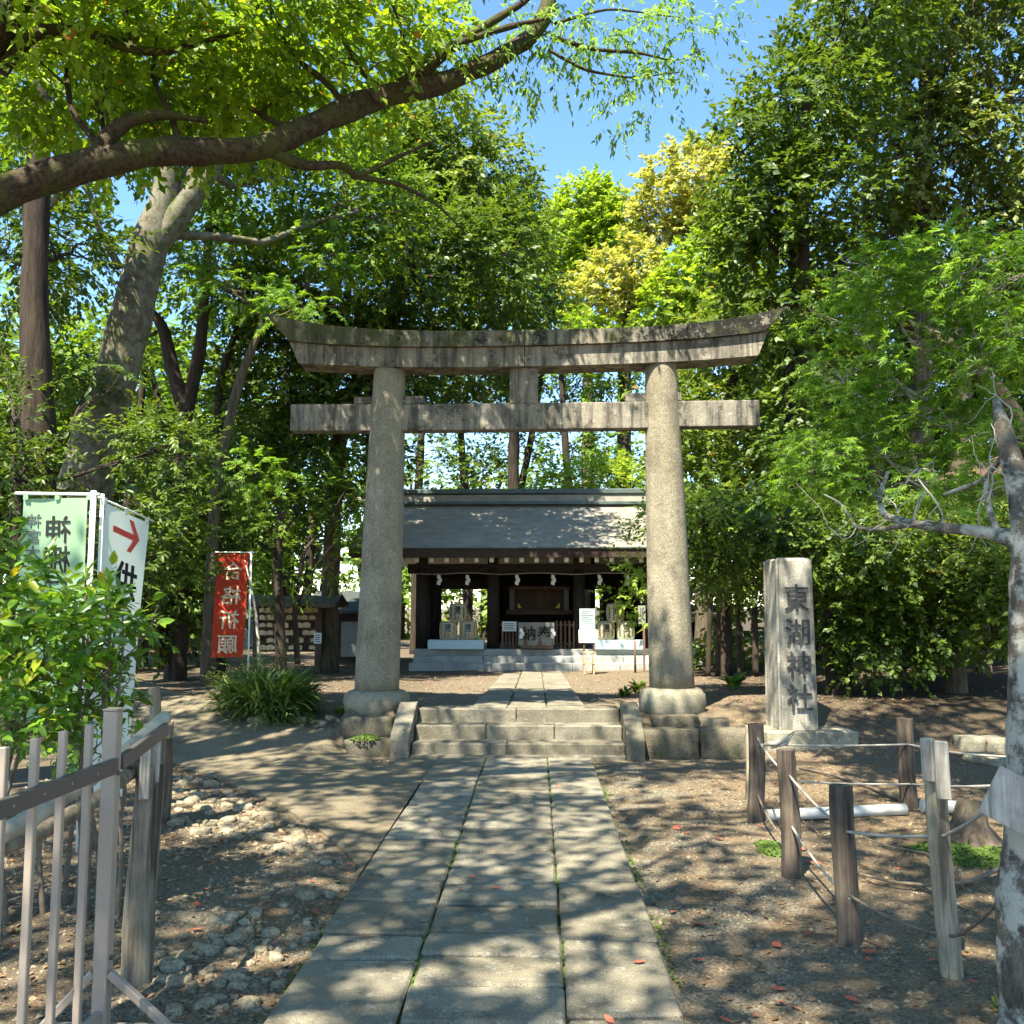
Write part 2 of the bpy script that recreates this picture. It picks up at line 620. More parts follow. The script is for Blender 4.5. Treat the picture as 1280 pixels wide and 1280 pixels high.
M = {}
M['ground'] = ground_mat()
M['granite'] = stone_mat('torii granite', (.17, .15, .115), (.31, .28, .225), streak=.85, dark=.7, spots=.25, speck=170, moss=.2, tint=(.33, .27, .20))
M['pillar'] = stone_mat('pillar granite', (.19, .165, .115), (.31, .275, .20), streak=.18, speck=75, moss=.35, dark=.25, spots=.25, mossc=(.17, .17, .08))
def kasagi_mat():
    m = stone_mat('weathered top stone', (.15, .135, .10), (.27, .245, .195), streak=1.0, dark=.7, speck=150, moss=.3)
    nt = m.node_tree; b = nt.nodes['Principled BSDF']
    base = b.inputs['Base Color'].links[0].from_socket
    P = coords(nt)
    sx = nt.nodes.new('ShaderNodeSeparateXYZ'); nt.links.new(P, sx.inputs[0])
    # black lichen crust on the right arm, moss on the left arm
    mr = nt.nodes.new('ShaderNodeMapRange'); nt.links.new(sx.outputs[0], mr.inputs[0])
    mr.inputs[1].default_value = .9; mr.inputs[2].default_value = 2.4
    n = noise(nt, P, 5.5, 8, .8)
    f = ramp(nt, math_(nt, 'ADD', n, math_(nt, 'MULTIPLY', mr.outputs[0], .13)), [(.54, g3(0)), (.575, g3(1))])
    base = mix(nt, f, base, (.010, .010, .009))
    ml = nt.nodes.new('ShaderNodeMapRange'); nt.links.new(sx.outputs[0], ml.inputs[0])
    ml.inputs[1].default_value = -.2; ml.inputs[2].default_value = -2.0
    f = ramp(nt, math_(nt, 'ADD', noise(nt, P, 3.5, 7, .8), math_(nt, 'MULTIPLY', ml.outputs[0], .12)), [(.50, g3(0)), (.62, g3(.85))])
    base = mix(nt, f, base, (.065, .07, .025))
    nt.links.new(base, b.inputs['Base Color'])
    return m
M['kasagi'] = kasagi_mat()
M['footing'] = stone_mat('footing stone', (.20, .18, .13), (.33, .30, .22), moss=.45, mossc=(.12, .13, .05), dark=.3, speck=110)
M['step'] = stone_mat('step stone', (.120, .107, .078), (.21, .19, .142), moss=.2, speck=140, spots=.25, dark=.3)
M['slab'] = stone_mat('paving stone', (.15, .134, .098), (.25, .226, .168), speck=170, spots=.35, dark=.45, moss=.08)
M['soil_joint'] = plain('joint soil', (.04, .05, .018), .95, var=.5, scale=14, bumpd=.01)
M['wallstone'] = stone_mat('retaining stone', (.09, .08, .055), (.19, .165, .12), moss=.5, speck=90, dark=.5)
M['stele'] = stone_mat('stele stone', (.27, .25, .20), (.43, .40, .33), streak=.6, speck=130, spots=.5, dark=.25, moss=.1, tint=(.2, .17, .13))
M['carved'] = plain('carved letters', (.045, .045, .045), .9, var=.5, scale=25)
M['platform'] = stone_mat('platform stone', (.24, .25, .235), (.40, .41, .39), moss=.1, speck=80)
M['concrete'] = stone_mat('ramp concrete', (.14, .118, .078), (.22, .187, .128), speck=110, moss=.2, mossc=(.10, .10, .045), spots=.2, dark=.3)
M['rock'] = stone_mat('field rock', (.17, .14, .09), (.36, .305, .21), speck=60, moss=.2, dark=.4)
M['darkwood'] = wood_mat('dark shrine timber', (.018, .012, .009), (.042, .030, .024), 'z', .6, crack=.2)
M['darkwoodx'] = wood_mat('dark shrine beam', (.018, .013, .010), (.045, .032, .026), 'x', .6, crack=.2)
M['fascia'] = wood_mat('brown eaves board', (.035, .022, .016), (.075, .048, .035), 'x', .6, crack=.2)
M['plaster'] = plain('pale soffit', (.68, .60, .48), .8, var=.08)
M['whiteend'] = plain('white painted rafter end', (.80, .80, .76), .6, var=.05)
M['roof'] = plain('copper roof sheet', (.31, .29, .25), .6, .0, .2, 3.0, .002)
M['ridge'] = plain('ridge copper', (.09, .12, .115), .45, .2, .25, 3.0)
M['paper'] = plain('white paper', (.80, .80, .78), .7, var=.03)
M['rope'] = plain('pale rope', (.33, .31, .26), .85, var=.2, scale=60, bumpd=.002)
M['straw'] = plain('barrel straw', (.55, .48, .30), .85, var=.25, scale=30, bumpd=.004)
M['barrelmark'] = plain('barrel print', (.05, .06, .05), .8)
M['barrelgold'] = plain('barrel gold print', (.42, .24, .05), .8)
M['barrelblue'] = plain('barrel blue print', (.06, .13, .17), .8)
M['stand'] = plain('pale blue paint', (.50, .66, .70), .6, var=.05)
M['clothgrey'] = plain('grey cloth', (.24, .24, .215), .85, var=.12, scale=6)
M['ink'] = plain('black ink', (.012, .012, .012), .8)
M['ink2'] = plain('grey print', (.10, .12, .12), .8)
M['gold'] = plain('dull gold', (.45, .33, .10), .4, .7)
M['fencewood'] = wood_mat('brown lattice timber', (.10, .06, .04), (.19, .12, .085), 'z', 1, crack=.3)
M['tanwood'] = wood_mat('tan easel wood', (.42, .28, .16), (.58, .42, .26), 'z', 1, crack=.2)
M['ema'] = plain('plaque wood', (.62, .46, .26), .7, var=.22, scale=5)
M['rackwood'] = wood_mat('rack timber', (.055, .036, .024), (.12, .085, .06), 'z', 1)
M['thatch'] = plain('mossy bark roof', (.12, .10, .065), .95, var=.4, scale=9, bumpd=.02)
M['shed'] = wood_mat('shed boards', (.03, .024, .02), (.06, .048, .04), 'z', .8)
M['darktile'] = plain('dark roof', (.05, .06, .055), .8, var=.3, scale=12, bumpd=.01)
M['whitewall'] = plain('distant white wall', (.72, .72, .74), .8, var=.04)
M['red'] = cloth('red banner cloth', (.62, .07, .035), .45)
M['green'] = cloth('pale green banner cloth', (.40, .62, .38), .45)
M['white'] = cloth('white banner cloth', (.74, .80, .70), .4)
M['redink'] = plain('red arrow print', (.62, .07, .05), .75, var=.03)
M['cream'] = plain('cream print', (.60, .53, .36), .8, var=.05)
M['polewhite'] = plain('white plastic pole', (.78, .80, .78), .4, var=.04)
M['gate'] = plain('powder coated bronze metal', (.34, .285, .235), .42, .2, .06, 5)
M['gaterail'] = plain('dark bronze metal', (.105, .092, .09), .4, .3, .1, 5)
M['log'] = wood_mat('weathered log', (.10, .08, .055), (.29, .25, .185), 'z', .45, crack=.8, moss=.15)
M['darklog'] = wood_mat('dark weathered post', (.014, .010, .010), (.15, .115, .085), 'z', .35, crack=.7)
M['palelog'] = wood_mat('pale weathered post', (.17, .13, .085), (.38, .32, .225), 'z', .45, crack=.6)
M['board'] = wood_mat('silver grey board', (.22, .20, .165), (.46, .43, .37), 'z', .6, crack=.5)
M['bamboo'] = plain('old bamboo', (.36, .33, .26), .45, var=.3, scale=10)
M['pipe'] = plain('pale plastic pipe', (.55, .53, .47), .4, var=.2, scale=8)
M['moss'] = plain('bright moss', (.085, .14, .02), .95, var=.5, scale=30, bumpd=.01)
M['bark_oak'] = bark_mat('oak bark', (.018, .013, .009), (.085, .062, .040), moss=.8, scale=.9, fur=1.0)
M['bark_mottle'] = bark_mat('mottled bark', (.06, .05, .034), (.16, .135, .095), lichen=.5, lc=(.22, .215, .16), moss=.85, scale=.35, fur=.6)
M['bark_dark'] = bark_mat('dark bark', (.018, .014, .010), (.06, .045, .034), scale=.6)
M['bark_brown'] = bark_mat('brown bark', (.045, .035, .025), (.14, .11, .08), moss=.4, scale=.7)
M['bark_lichen'] = bark_mat('lichen bark', (.045, .038, .03), (.16, .14, .11), lichen=.9, lc=(.44, .42, .35), scale=.8, fur=.5)
M['twig'] = plain('twig wood', (.16, .125, .09), .9, var=.4, scale=20)
M['paletwig'] = plain('pale twig wood', (.36, .33, .28), .9, var=.3, scale=20)
M['redleaf'] = plain('red fallen leaf', (.45, .105, .06), .55, var=.6, scale=5)
M['litter'] = leaf_mat('leaf litter', [(0, (.06, .04, .025)), (.5, (.19, .11, .06)), (.85, (.34, .20, .10)), (1, (.42, .12, .06))], trans=.1)
# foliage: darkest tone old leaves, lightest new ones
M['lf_oak'] = leaf_mat('oak leaves', [(0, (.05, .095, .012)), (.5, (.125, .20, .02)), (.985, (.24, .31, .03)), (1, (.34, .15, .04))], trans=.5)
M['lf_willow'] = leaf_mat('pale drooping leaves', [(0, (.07, .13, .03)), (1, (.20, .32, .08))], trans=.5)
M['lf_dark'] = leaf_mat('dark evergreen leaves', [(0, (.022, .045, .012)), (.6, (.060, .100, .018)), (1, (.13, .18, .028))], trans=.38, rough=.46, spec=.45)
M['lf_mid'] = leaf_mat('mid green leaves', [(0, (.035, .07, .014)), (.55, (.085, .145, .022)), (1, (.18, .26, .035))], trans=.45)
M['lf_olive'] = leaf_mat('olive reddish leaves', [(0, (.04, .07, .016)), (.6, (.095, .145, .026)), (.95, (.17, .21, .04)), (1, (.24, .13, .05))], trans=.42)
M['lf_gold'] = leaf_mat('golden camphor leaves', [(0, (.17, .19, .045)), (.5, (.27, .275, .09)), (1, (.38, .345, .16))], trans=.42)
M['lf_lime'] = leaf_mat('lime leaves', [(0, (.09, .16, .02)), (.6, (.19, .27, .035)), (1, (.29, .35, .06))], trans=.5)
M['lf_maple'] = leaf_mat('maple leaves', [(0, (.045, .095, .018)), (.6, (.105, .19, .028)), (1, (.19, .30, .05))], trans=.5)
M['lf_bush'] = leaf_mat('glossy bush leaves', [(0, (.035, .08, .014)), (.5, (.095, .18, .022)), (.9, (.20, .33, .04)), (1, (.36, .28, .03))], trans=.4, rough=.3, spec=.6)
M['lf_twiggy'] = leaf_mat('brown green needle leaves', [(0, (.035, .055, .016)), (.5, (.085, .125, .028)), (.92, (.17, .19, .05)), (1, (.20, .15, .08))], trans=.35)
M['lf_grass'] = leaf_mat('bamboo grass blades', [(0, (.04, .07, .018)), (.7, (.10, .16, .035)), (1, (.30, .30, .13))], trans=.35)

# ------------------------------------------------------------------ ground
def axis_lines(a, b, step, far, grow=1.28):
    mid = list(np.arange(a, b + 1e-6, step))
    lo, hi = [], []
    s, x = step, a
    while x > -far: s *= grow; x -= s; lo.append(x)
    s, x = step, b
    while x < far: s *= grow; x += s; hi.append(x)
    return np.array(lo[::-1] + mid + hi)
gx = axis_lines(-5.6, 4.2, .07, 400)
gy = axis_lines(1.8, 13.2, .07, 400)
X, Y = np.meshgrid(gx, gy, indexing='ij')
Z = H(X, Y)
g = MB(); g.sheet(np.stack([X, Y, Z], 2)[:, ::-1], True)
go = build('ground', g, M['ground'])
kind(go, 'structure')

# ------------------------------------------------------------------ paved approach: slabs over a mossy bed
def slab_path(name, cols, joints, zf, thick=.07, seed=3, pm='slab', amp=.007):
    rs = np.random.RandomState(seed)
    root = bpy.data.objects.new(name, None); COL.objects.link(root); kind(root, 'structure')
    x0, x1 = cols[0][0], cols[-1][1]
    js = sorted(joints[0])
    bed = MB()
    ys = np.linspace(js[0], js[-1], 24)
    P = np.array([[(x, y, zf(y) - .026) for x in (x0 + .02, x1 - .02)] for y in ys])
    bed.sheet(P[:, ::-1])
    build('mossy_bed', bed, M['soil_joint'], root)
    for (a, b), jj in zip(cols, joints):
        jj = sorted(jj)
        for y0, y1 in zip(jj[:-1], jj[1:]):
            ym = (y0 + y1) / 2
            mb = MB()
            zt = zf(ym) + rs.uniform(-amp, amp)
            sl = math.atan2(zf(y1) - zf(y0), y1 - y0)
            gap = rs.uniform(.012, .024)
            mb.box(((a + b) / 2, ym, zt - thick / 2), (b - a - gap * .5 - .003, y1 - y0 - gap * rs.uniform(1.8, 2.6), thick),
                   rotm('X', sl + rs.uniform(-.004, .004)) @ rotz(rs.uniform(-.008, .008)), ch=.011, jit=.006, rs=rs)
            build('paving_slab', mb, M[pm], root)
    return root
jm = [1.2, 2.0, 2.75, 3.25, 3.74, 4.09, 4.44, 4.74, 5.16, 5.54, 6.26, 6.9, 7.72, 8.33, 9.1, 10.1]
jl = [1.2, 2.3, 3.3, 4.38, 4.71, 5.21, 5.63, 6.6, 7.72, 8.8, 10.1]
jr = [1.2, 2.6, 3.81, 4.65, 5.6, 6.85, 8.18, 10.1]
slab_path('paved_approach', [(-1.04, -.53), (-.53, .115), (.115, .575)], [jl, jm, jr], lambda y: .03)
rs = np.random.RandomState(5)
def jts(a, b, lo, hi):
    o = [a]
    while o[-1] < b - hi: o.append(o[-1] + rs.uniform(lo, hi))
    return o + [b]
slab_path('paved_upper_path', [(-.73, -.32), (-.32, .12), (.12, .56)], [jts(10.84, 21.85, .6, .95), jts(10.84, 21.85, .5, .85), jts(10.84, 21.85, .7, 1.1)],
          lambda y: float(U(y)) + .035, seed=8)

# ------------------------------------------------------------------ concrete ramp to the left
Lb = [(449, 1088), (404, 1043), (352, 1010), (282, 978), (214, 952), (188, 930), (120, 905), (20, 885)]
Rb = [(548, 952), (520, 938), (478, 930), (420, 918), (360, 906), (300, 893), (240, 873), (190, 855)]
def resample(pts, n):
    pts = np.array(pts, float)
    d = np.r_[0, np.cumsum(np.linalg.norm(np.diff(pts, axis=0), axis=1))]
    t = np.linspace(0, d[-1], n)
    return np.stack([np.interp(t, d, pts[:, k]) for k in range(pts.shape[1])], 1)
LL = resample([gp(*p)[:2] for p in Lb], 40); RR = resample([gp(*p)[:2] for p in Rb], 40)
LL = np.vstack([[[-1.05, 5.35]], LL]); RR = np.vstack([[[-1.05, 9.85]], RR])
P = []
for l, r in zip(LL, RR):
    row = [(l[0], l[1], h1(l[0], l[1]) - .08)]
    for t in np.linspace(0, 1, 16):
        q = l * (1 - t) + r * t
        row.append((q[0], q[1], max(h1(q[0], q[1]) + .028, .012) if t not in (0, 1) else h1(q[0], q[1]) + .02))
    row.append((r[0], r[1], h1(r[0], r[1]) - .08))
    P.append(row)
mb = MB(); mb.sheet(np.array(P)[:, ::-1], False)
ramp_o = build('concrete_path', mb, M['concrete']); kind(ramp_o, 'structure')

# ------------------------------------------------------------------ stone steps with cheek walls
steps = thing('stone_steps', 'three low grey stone steps leading up to the torii gate', 'steps', (-.19, 10.4, 0))
xs0, xs1 = -1.33, .935
rs = np.random.RandomState(11)
for k, js in enumerate([[0, .45, 1.0], [0, .345, .675, 1.0], [0, .49, 1.0]]):
    yk = 10.17 + .305 * k
    for a, b in zip(js[:-1], js[1:]):
        mb = MB()
        xa, xb = xs0 + (xs1 - xs0) * a, xs0 + (xs1 - xs0) * b
        z1 = .147 * (k + 1) + .008
        mb.box(((xa + xb) / 2, yk + .2, z1 - .085), (xb - xa - .006, .40, .17), ch=.014, jit=.004, rs=rs)
        build('step_block', mb, M['step'], steps)
mb = MB(); mb.box(((xs0 + xs1) / 2, 10.14, .012), (xs1 - xs0, .14, .06), ch=.01)
build('base_slab', mb, M['step'], steps)
for xa, xb in ((-1.53, -1.335), (.94, 1.125)):
    mb = MB()
    pr = [(10.03, -.05), (10.03, .20), (10.10, .26), (10.72, .52), (10.84, .52), (10.84, -.05)]
    V = [(x, y, z) for x in (xa, xb) for y, z in pr]
    n = len(pr)
    mb.add(V, [tuple(range(n)), tuple(range(2 * n - 1, n - 1, -1))] + [(i, (i + 1) % n + 0, (i + 1) % n + n, i + n)[::-1] for i in range(n)])
    build('cheek_wall', mb, M['step'], steps)

# ------------------------------------------------------------------ retaining stones either side
rw = thing('retaining_wall', 'low mossy stone retaining wall right of the steps below the right pillar', 'wall', (1.75, 10.1, 0))
for x0, x1, z0, z1, y in ((1.13, 1.72, -.05, .30, 10.22), (1.73, 2.36, -.05, .305, 10.25)):
    mb = MB(); mb.rock(((x0 + x1) / 2, y + .14, (z0 + z1) / 2), (x1 - x0, .32, z1 - z0), 5, .12, .035, int(x0 * 10)); build('wall_block', mb, M['wallstone'], rw)
for x0, x1, z0, z1, y in ((1.25, 1.78, .27, .41, 10.58), (1.8, 2.1, .26, .37, 10.6)):
    mb = MB(); mb.rock(((x0 + x1) / 2, y, (z0 + z1) / 2), (x1 - x0, .3, z1 - z0), 4, .2, .05, int(x0 * 10)); build('wall_block', mb, M['wallstone'], rw)
rl = thing('retaining_wall', 'short mossy retaining stones left of the steps below the left pillar', 'wall', (-1.9, 10.2, 0))
for x0, x1, z0, z1, y in ((-2.06, -1.54, -.04, .17, 10.3), (-2.15, -1.56, .14, .38, 10.6)):
    mb = MB(); mb.rock(((x0 + x1) / 2, y + .1, (z0 + z1) / 2), (x1 - x0, .34, z1 - z0), 5, .2, .05, int(-x0 * 10)); build('wall_block', mb, M['wallstone'], rl)

# ------------------------------------------------------------------ torii
YT = 11.08
torii = thing('torii_gate', 'tall weathered granite torii gate standing over the stone steps', 'torii gate', (-.12, YT, .42))
def qx(px, py, Y=YT): return at(px, py, Y)
def pillar(bx, by0, by1, tx, ty, rb, rt):
    b = qx(bx, by1); t = qx(tx, ty)
    mb = MB()
    zs = np.linspace(0, 1, 22)
    mb.tube([b * (1 - s) + (t + np.array([0, 0, .03])) * s for s in zs], [rb * (1 - s) + rt * s + .012 * math.sin(math.pi * s) for s in zs], 40, jit=.006, seed=int(bx))
    p = build('pillar', mb, M['pillar'], torii)
    mb = MB()
    z0 = h1(b[0], b[1])
    hh = b[2] - z0
    mb.lathe((b[0], b[1], z0), [(.34, -.12), (.37, 0), (.385, hh * .35), (.375, hh * .75), (.33, hh * .97), (.28, hh + .01)], 40)
    build('footing', mb, M['footing'], p)
    return b, t
bl, tl = pillar(471, 888, 863, 487.5, 455, .258, .182)
br, tr = pillar(840, 885, 860, 825.5, 452, .258, .182)
# top beams: two halves meeting in the middle, upswept towards the ends
def arc_beam(name, xa, xb, top_px, bot_px, depth, endcut, m, joint=True):
    """top_px / bot_px: functions of photo x -> photo y for the front face"""
    halves = [(xa, 655), (656.2, xb)] if joint else [(xa, xb)]
    Yf = YT - depth / 2
    for a, b in halves:
        mb = MB()
        n = 26
        V = []
        for i in range(n):
            s = i / (n - 1)
            xt = a + (b - a) * s
            # end cuts lean outward towards the top
            xbm = xt
            if a == xa and xa < 600: xbm = xt + endcut * (1 - s) ** 6
            if b == xb and xb > 700: xbm = xt - endcut * s ** 6
            T = at(xt, top_px(xt), Yf); B = at(xbm, bot_px(xbm), Yf)
            V += [B, T, T + [0, depth * .5, .018], T + [0, depth, 0], B + [0, depth, 0]]
        Fs = []
        for i in range(n - 1):
            for k in range(5):
                p, q = i * 5 + k, i * 5 + (k + 1) % 5
                Fs.append((p, q, q + 5, p + 5)[::-1])
        Fs.append((0, 1, 2, 3, 4)); Fs.append(tuple((n - 1) * 5 + k for k in (4, 3, 2, 1, 0)))
        mb.add(V, [f[::-1] for f in Fs])
        build(name, mb, m, torii)
def cpoly(pts):
    xs, ys = zip(*pts)
    c = np.polyfit(xs, ys, 4)
    return lambda x: float(np.polyval(c, x))
ktop = cpoly([(329, 391), (369, 399), (425, 408), (500, 412.5), (575, 413.5), (647, 413), (740, 410.5), (815, 407), (890, 401), (963, 390), (987, 380)])
kbot = cpoly([(350, 424), (362.5, 426), (440, 431), (560, 433), (655, 431.5), (780, 427.5), (890, 421), (958, 414), (977, 410)])
sbot = cpoly([(372, 454), (440, 457), (560, 459), (655, 457.5), (780, 454.5), (890, 449), (952, 443.5)])
arc_beam('top_lintel', 330, 986, ktop, kbot, .52, 30, M['kasagi'])
arc_beam('lower_lintel', 361, 960, lambda x: kbot(x) + .5, sbot, .40, 12, M['granite'])
# tie beam in three visible lengths
def seg(name, x0, y0t, y0b, x1, y1t, y1b, depth, m, ch=.01, Y=YT):
    Yf = Y - depth / 2
    A, B, C_, D = at(x0, y0t, Yf), at(x0, y0b, Yf), at(x1, y1b, Yf), at(x1, y1t, Yf)
    mb = MB()
    c = (A + B + C_ + D) / 4 + [0, depth / 2, 0]
    ang = math.atan2((C_ + D)[2] - (A + B)[2], (C_ + D)[0] - (A + B)[0])
    L = ((C_ + D)[0] - (A + B)[0]) / 2
    hgt = ((A - B)[2] + (D - C_)[2]) / 2
    mb.box(c, (L, depth, hgt), rotm('Y', -ang), ch)
    return build(name, mb, m, torii)
seg('tie_beam', 363, 505, 538.5, 468, 505, 538.5, .20, M['granite'])
seg('tie_beam', 500, 505, 538.5, 818, 502, 535, .20, M['granite'])
seg('tie_beam', 838, 501, 534, 950, 500, 532, .20, M['granite'])
seg('wedge', 443, 496, 504.6, 470, 496, 504.6, .13, M['granite'], .004)
seg('wedge', 500, 495, 504.6, 530, 495, 504.6, .13, M['granite'], .004)
seg('wedge', 782, 491, 502.5, 812, 491, 502.5, .13, M['granite'], .004)
seg('wedge', 838, 490, 500.5, 852, 490, 500.5, .13, M['granite'], .004)
seg('center_strut', 637, 459.5, 504, 672.5, 459.5, 504, .22, M['granite'], .008)

# ------------------------------------------------------------------ stele
sb = gp(1005, 936)
Ys = sb[1] + .28
ang = R(7)
cx = at(990, 900, Ys)[0]
stele = thing('stone_stele', 'tall square stone pillar carved with the shrine name behind the rope fence', 'stone pillar', (cx, Ys + .02, sb[2]), ang)
zt = at(985, 697, Ys - .2)[2]
z0 = sb[2] + .17
lean = .00
hw0, hw1 = .218, .204
mb = MB()
hh = zt - sb[2]; zz = z0 - sb[2]
V = []
prof = [(hw0, zz), (hw1, hh - .03), (hw1 - .03, hh)]
for w, z in prof:
    c_ = .018
    for sx, sy in ((-1, -1), (1, -1), (1, 1), (-1, 1)):
        a = (sx * w - lean * z, sy * w)
        V += [(a[0] - sx * c_ * (1 if sx * sy > 0 else 0), a[1] - sy * c_ * (0 if sx * sy > 0 else 1), z),
              (a[0] - sx * c_ * (0 if sx * sy > 0 else 1), a[1] - sy * c_ * (1 if sx * sy > 0 else 0), z)]
Fs = [(i + 8 * j, (i + 1) % 8 + 8 * j, (i + 1) % 8 + 8 * j + 8, i + 8 * j + 8) for j in range(2) for i in range(8)]
Fs += [tuple(range(7, -1, -1)), tuple(range(16, 24))]
mb.add(V, Fs)
build('shaft', mb, M['stele'], stele, local=True)
mb = MB(); mb.box((.10, .07, .06), (1.0, .82, .24), ch=.015, jit=.008, rs=np.random.RandomState(3))
build('plinth', mb, M['footing'], stele, local=True)
for i, chs in enumerate('東湖神社'):
    zc = hh * (.775 - .172 * i) if i else hh * .785
    t = text_mb(chs, .30, bold=.006, extrude=.004, vertical=True)
    V = t.arrays() * [1.0, 1, 1.05] + [.015, -hw0 - .001 + (zc - zz) / (hh - zz) * (hw0 - hw1), zc]
    t2 = MB(); t2.add(V, t.f)
    build('carved_character', t2, M['carved'], stele, local=True)

# small ledge stones at the right, behind the rope
ks = thing('kerb_stones', 'weathered low kerb stones on the ground beside the lichen trunk', 'kerb', gp(1230, 944))
for (x0, x1, y, s) in ((1201, 1234, 940, 1), (1235, 1262, 941, 2)):
    a, b = gp(x0, y), gp(x1, y)
    mb = MB(); mb.rock(((a[0] + b[0]) / 2, a[1] + .1, a[2] + .06), (b[0] - a[0] - .01, .25, .2), 3, .15, .04, s); build('kerb_block', mb, M['footing'], ks)
for (x0, x1, y, s) in ((1212, 1252, 952, 3), (1236, 1258, 957, 4)):
    a, b = gp(x0, y), gp(x1, y)
    mb = MB(); mb.rock(((a[0] + b[0]) / 2, a[1] + .1, a[2] + .02), (b[0] - a[0], .3, .09), 3, .2, .06, s); build('kerb_block', mb, M['footing'], ks)

# ------------------------------------------------------------------ shrine hall
YS = 22.0
zg = float(U(22)) - .01
shrine = thing('shrine_hall', 'dark open timber shrine hall with long low roof on a stone platform', 'shrine', (0, YS + 2, zg))
SXL, SXR = at(511, 820, YS)[0], at(829, 820, YS)[0]
rs = np.random.RandomState(21)
zc = [zg - .04, at(600, 829, YS)[2], at(600, 820, YS + .3)[2], at(600, 811.5, YS + .6)[2]]
# bottom course and upper courses as single stones
for k in range(3):
    x = SXL + (.0 if k == 0 else .06 if k == 1 else .04); y0 = YS + .3 * k
    xe = SXR - (0 if k == 0 else .05)
    while x < xe - .02:
        w = min(rs.uniform(.75, 1.25), xe - x)
        if xe - x - w < .4: w = xe - x
        mb = MB(); mb.box((x + w / 2, y0 + .3, (zc[k] + zc[k + 1]) / 2 - .03), (w - .008, .6, zc[k + 1] - zc[k] + .06), ch=.01, jit=.004, rs=rs)
        build('platform_stone', mb, M['platform'], shrine)
        x += w
zp = zc[3]
mb = MB(); mb.box(((SXL + SXR) / 2, YS + 3.1, zp / 2 - .02), (SXR - SXL - .1, 5.0, zp - .03 + .02), ch=.01)
build('platform_floor', mb, M['platform'], shrine)
YC = YS + 1.0                                     # front column line
def colx(px): return at(px, 760, YC)[0]
zb = at(600, 717, YC)[2]; zbt = at(600, 705, YC)[2]
CX = [colx(527.5), colx(616.5), colx(724), colx(813)]
for x in CX:
    mb = MB(); mb.tube([(x, YC, zp), (x, YC, zb + .1)], .15, 20); build('column', mb, M['darkwood'], shrine)
for x in CX:
    for yb in (YC + 1.6, YC + 3.4):
        if yb > YC + 2 or x in (CX[0], CX[3]):
            mb = MB(); mb.tube([(x, yb, zp), (x, yb, zb + .1)], .14, 16); build('column', mb, M['darkwood'], shrine)
mb = MB(); mb.box(((CX[0] + CX[3]) / 2, YC, (zb + zbt) / 2), (CX[3] - CX[0] + .7, .2, zbt - zb), ch=.012); build('beam', mb, M['darkwoodx'], shrine)
for yb in (YC + 3.4,):
    mb = MB(); mb.box(((CX[0] + CX[3]) / 2, yb, (zb + zbt) / 2), (CX[3] - CX[0] + .7, .18, zbt - zb), ch=.012); build('beam', mb, M['darkwoodx'], shrine)
for x in CX:
    mb = MB(); mb.box((x, YC + 1.7, (zb + zbt) / 2 + .01), (.16, 3.2, .2)); build('tie_beam', mb, M['darkwoodx'], shrine)
    mb = MB(); mb.box((x, YC - .02, zbt + .09), (.26, .24, .2), ch=.01); build('bracket_block', mb, M['darkwoodx'], shrine)
# side walls between front and middle columns
for x in (CX[0], CX[3]):
    mb = MB(); mb.box((x, YC + .8, (zp + zb) / 2), (.07, 1.4, zb - zp)); build('side_wall', mb, M['darkwood'], shrine)
# back boards either side with low rear panels; open above
for a, b in ((CX[0], CX[1]), (CX[2], CX[3])):
    mb = MB(); mb.box(((a + b) / 2, YC + 3.4, zb - .16), (b - a - .26, .06, .32)); build('rear_panel', mb, M['darkwoodx'], shrine)
mb = MB(); mb.box(((CX[1] + CX[2]) / 2, YC + 3.36, (zp + zb) / 2), (CX[2] - CX[1] - .2, .07, zb - zp)); build('rear_panel', mb, M['darkwood'], shrine)
mb = MB(); mb.box((CX[3] - .45, YC + 3.36, (zp + zb) / 2 - .1), (.9, .07, zb - zp - .3)); build('rear_panel', mb, M['darkwood'], shrine)
for x in (CX[1], CX[2]):
    mb = MB(); mb.box((x, YC + 2.5, (zp + zb) / 2), (.06, 1.6, zb - zp)); build('inner_wall', mb, M['darkwood'], shrine)
# altar opening in the middle bay
YA = YC + 2.2
a0, a1 = at(640, 737, YA), at(708, 763, YA)
al = build('altar_frame', MB().box(((a0[0] + a1[0]) / 2, YA, a0[2] + .04), (a1[0] - a0[0] + .2, .1, .09), ch=.01).box(((a0[0] + a1[0]) / 2, YA, a1[2] - .05), (a1[0] - a0[0] + .3, .3, .12), ch=.01), M['fencewood'], shrine)
for x in (a0[0], a1[0]):
    build('altar_side_panel', MB().box((x, YA + .03, (a0[2] + a1[2]) / 2), (.13, .06, a0[2] - a1[2]), ch=.005), M['clothgrey'], shrine)
build('altar_back', MB().box(((a0[0] + a1[0]) / 2, YA + .6, (a0[2] + a1[2]) / 2), (a1[0] - a0[0], .05, a0[2] - a1[2])), M['fencewood'], shrine)
for px, sg in ((648, 1), (699, -1)):
    p = at(px, 760, YA + .2)
    mb = MB()
    for k in range(3): mb.box((p[0] + sg * k * .035, p[1], p[2] + .06 - k * .022), (.03, .03, .13 - k * .04), ch=.004)
    build('gilt_fitting', mb, M['gold'], shrine)
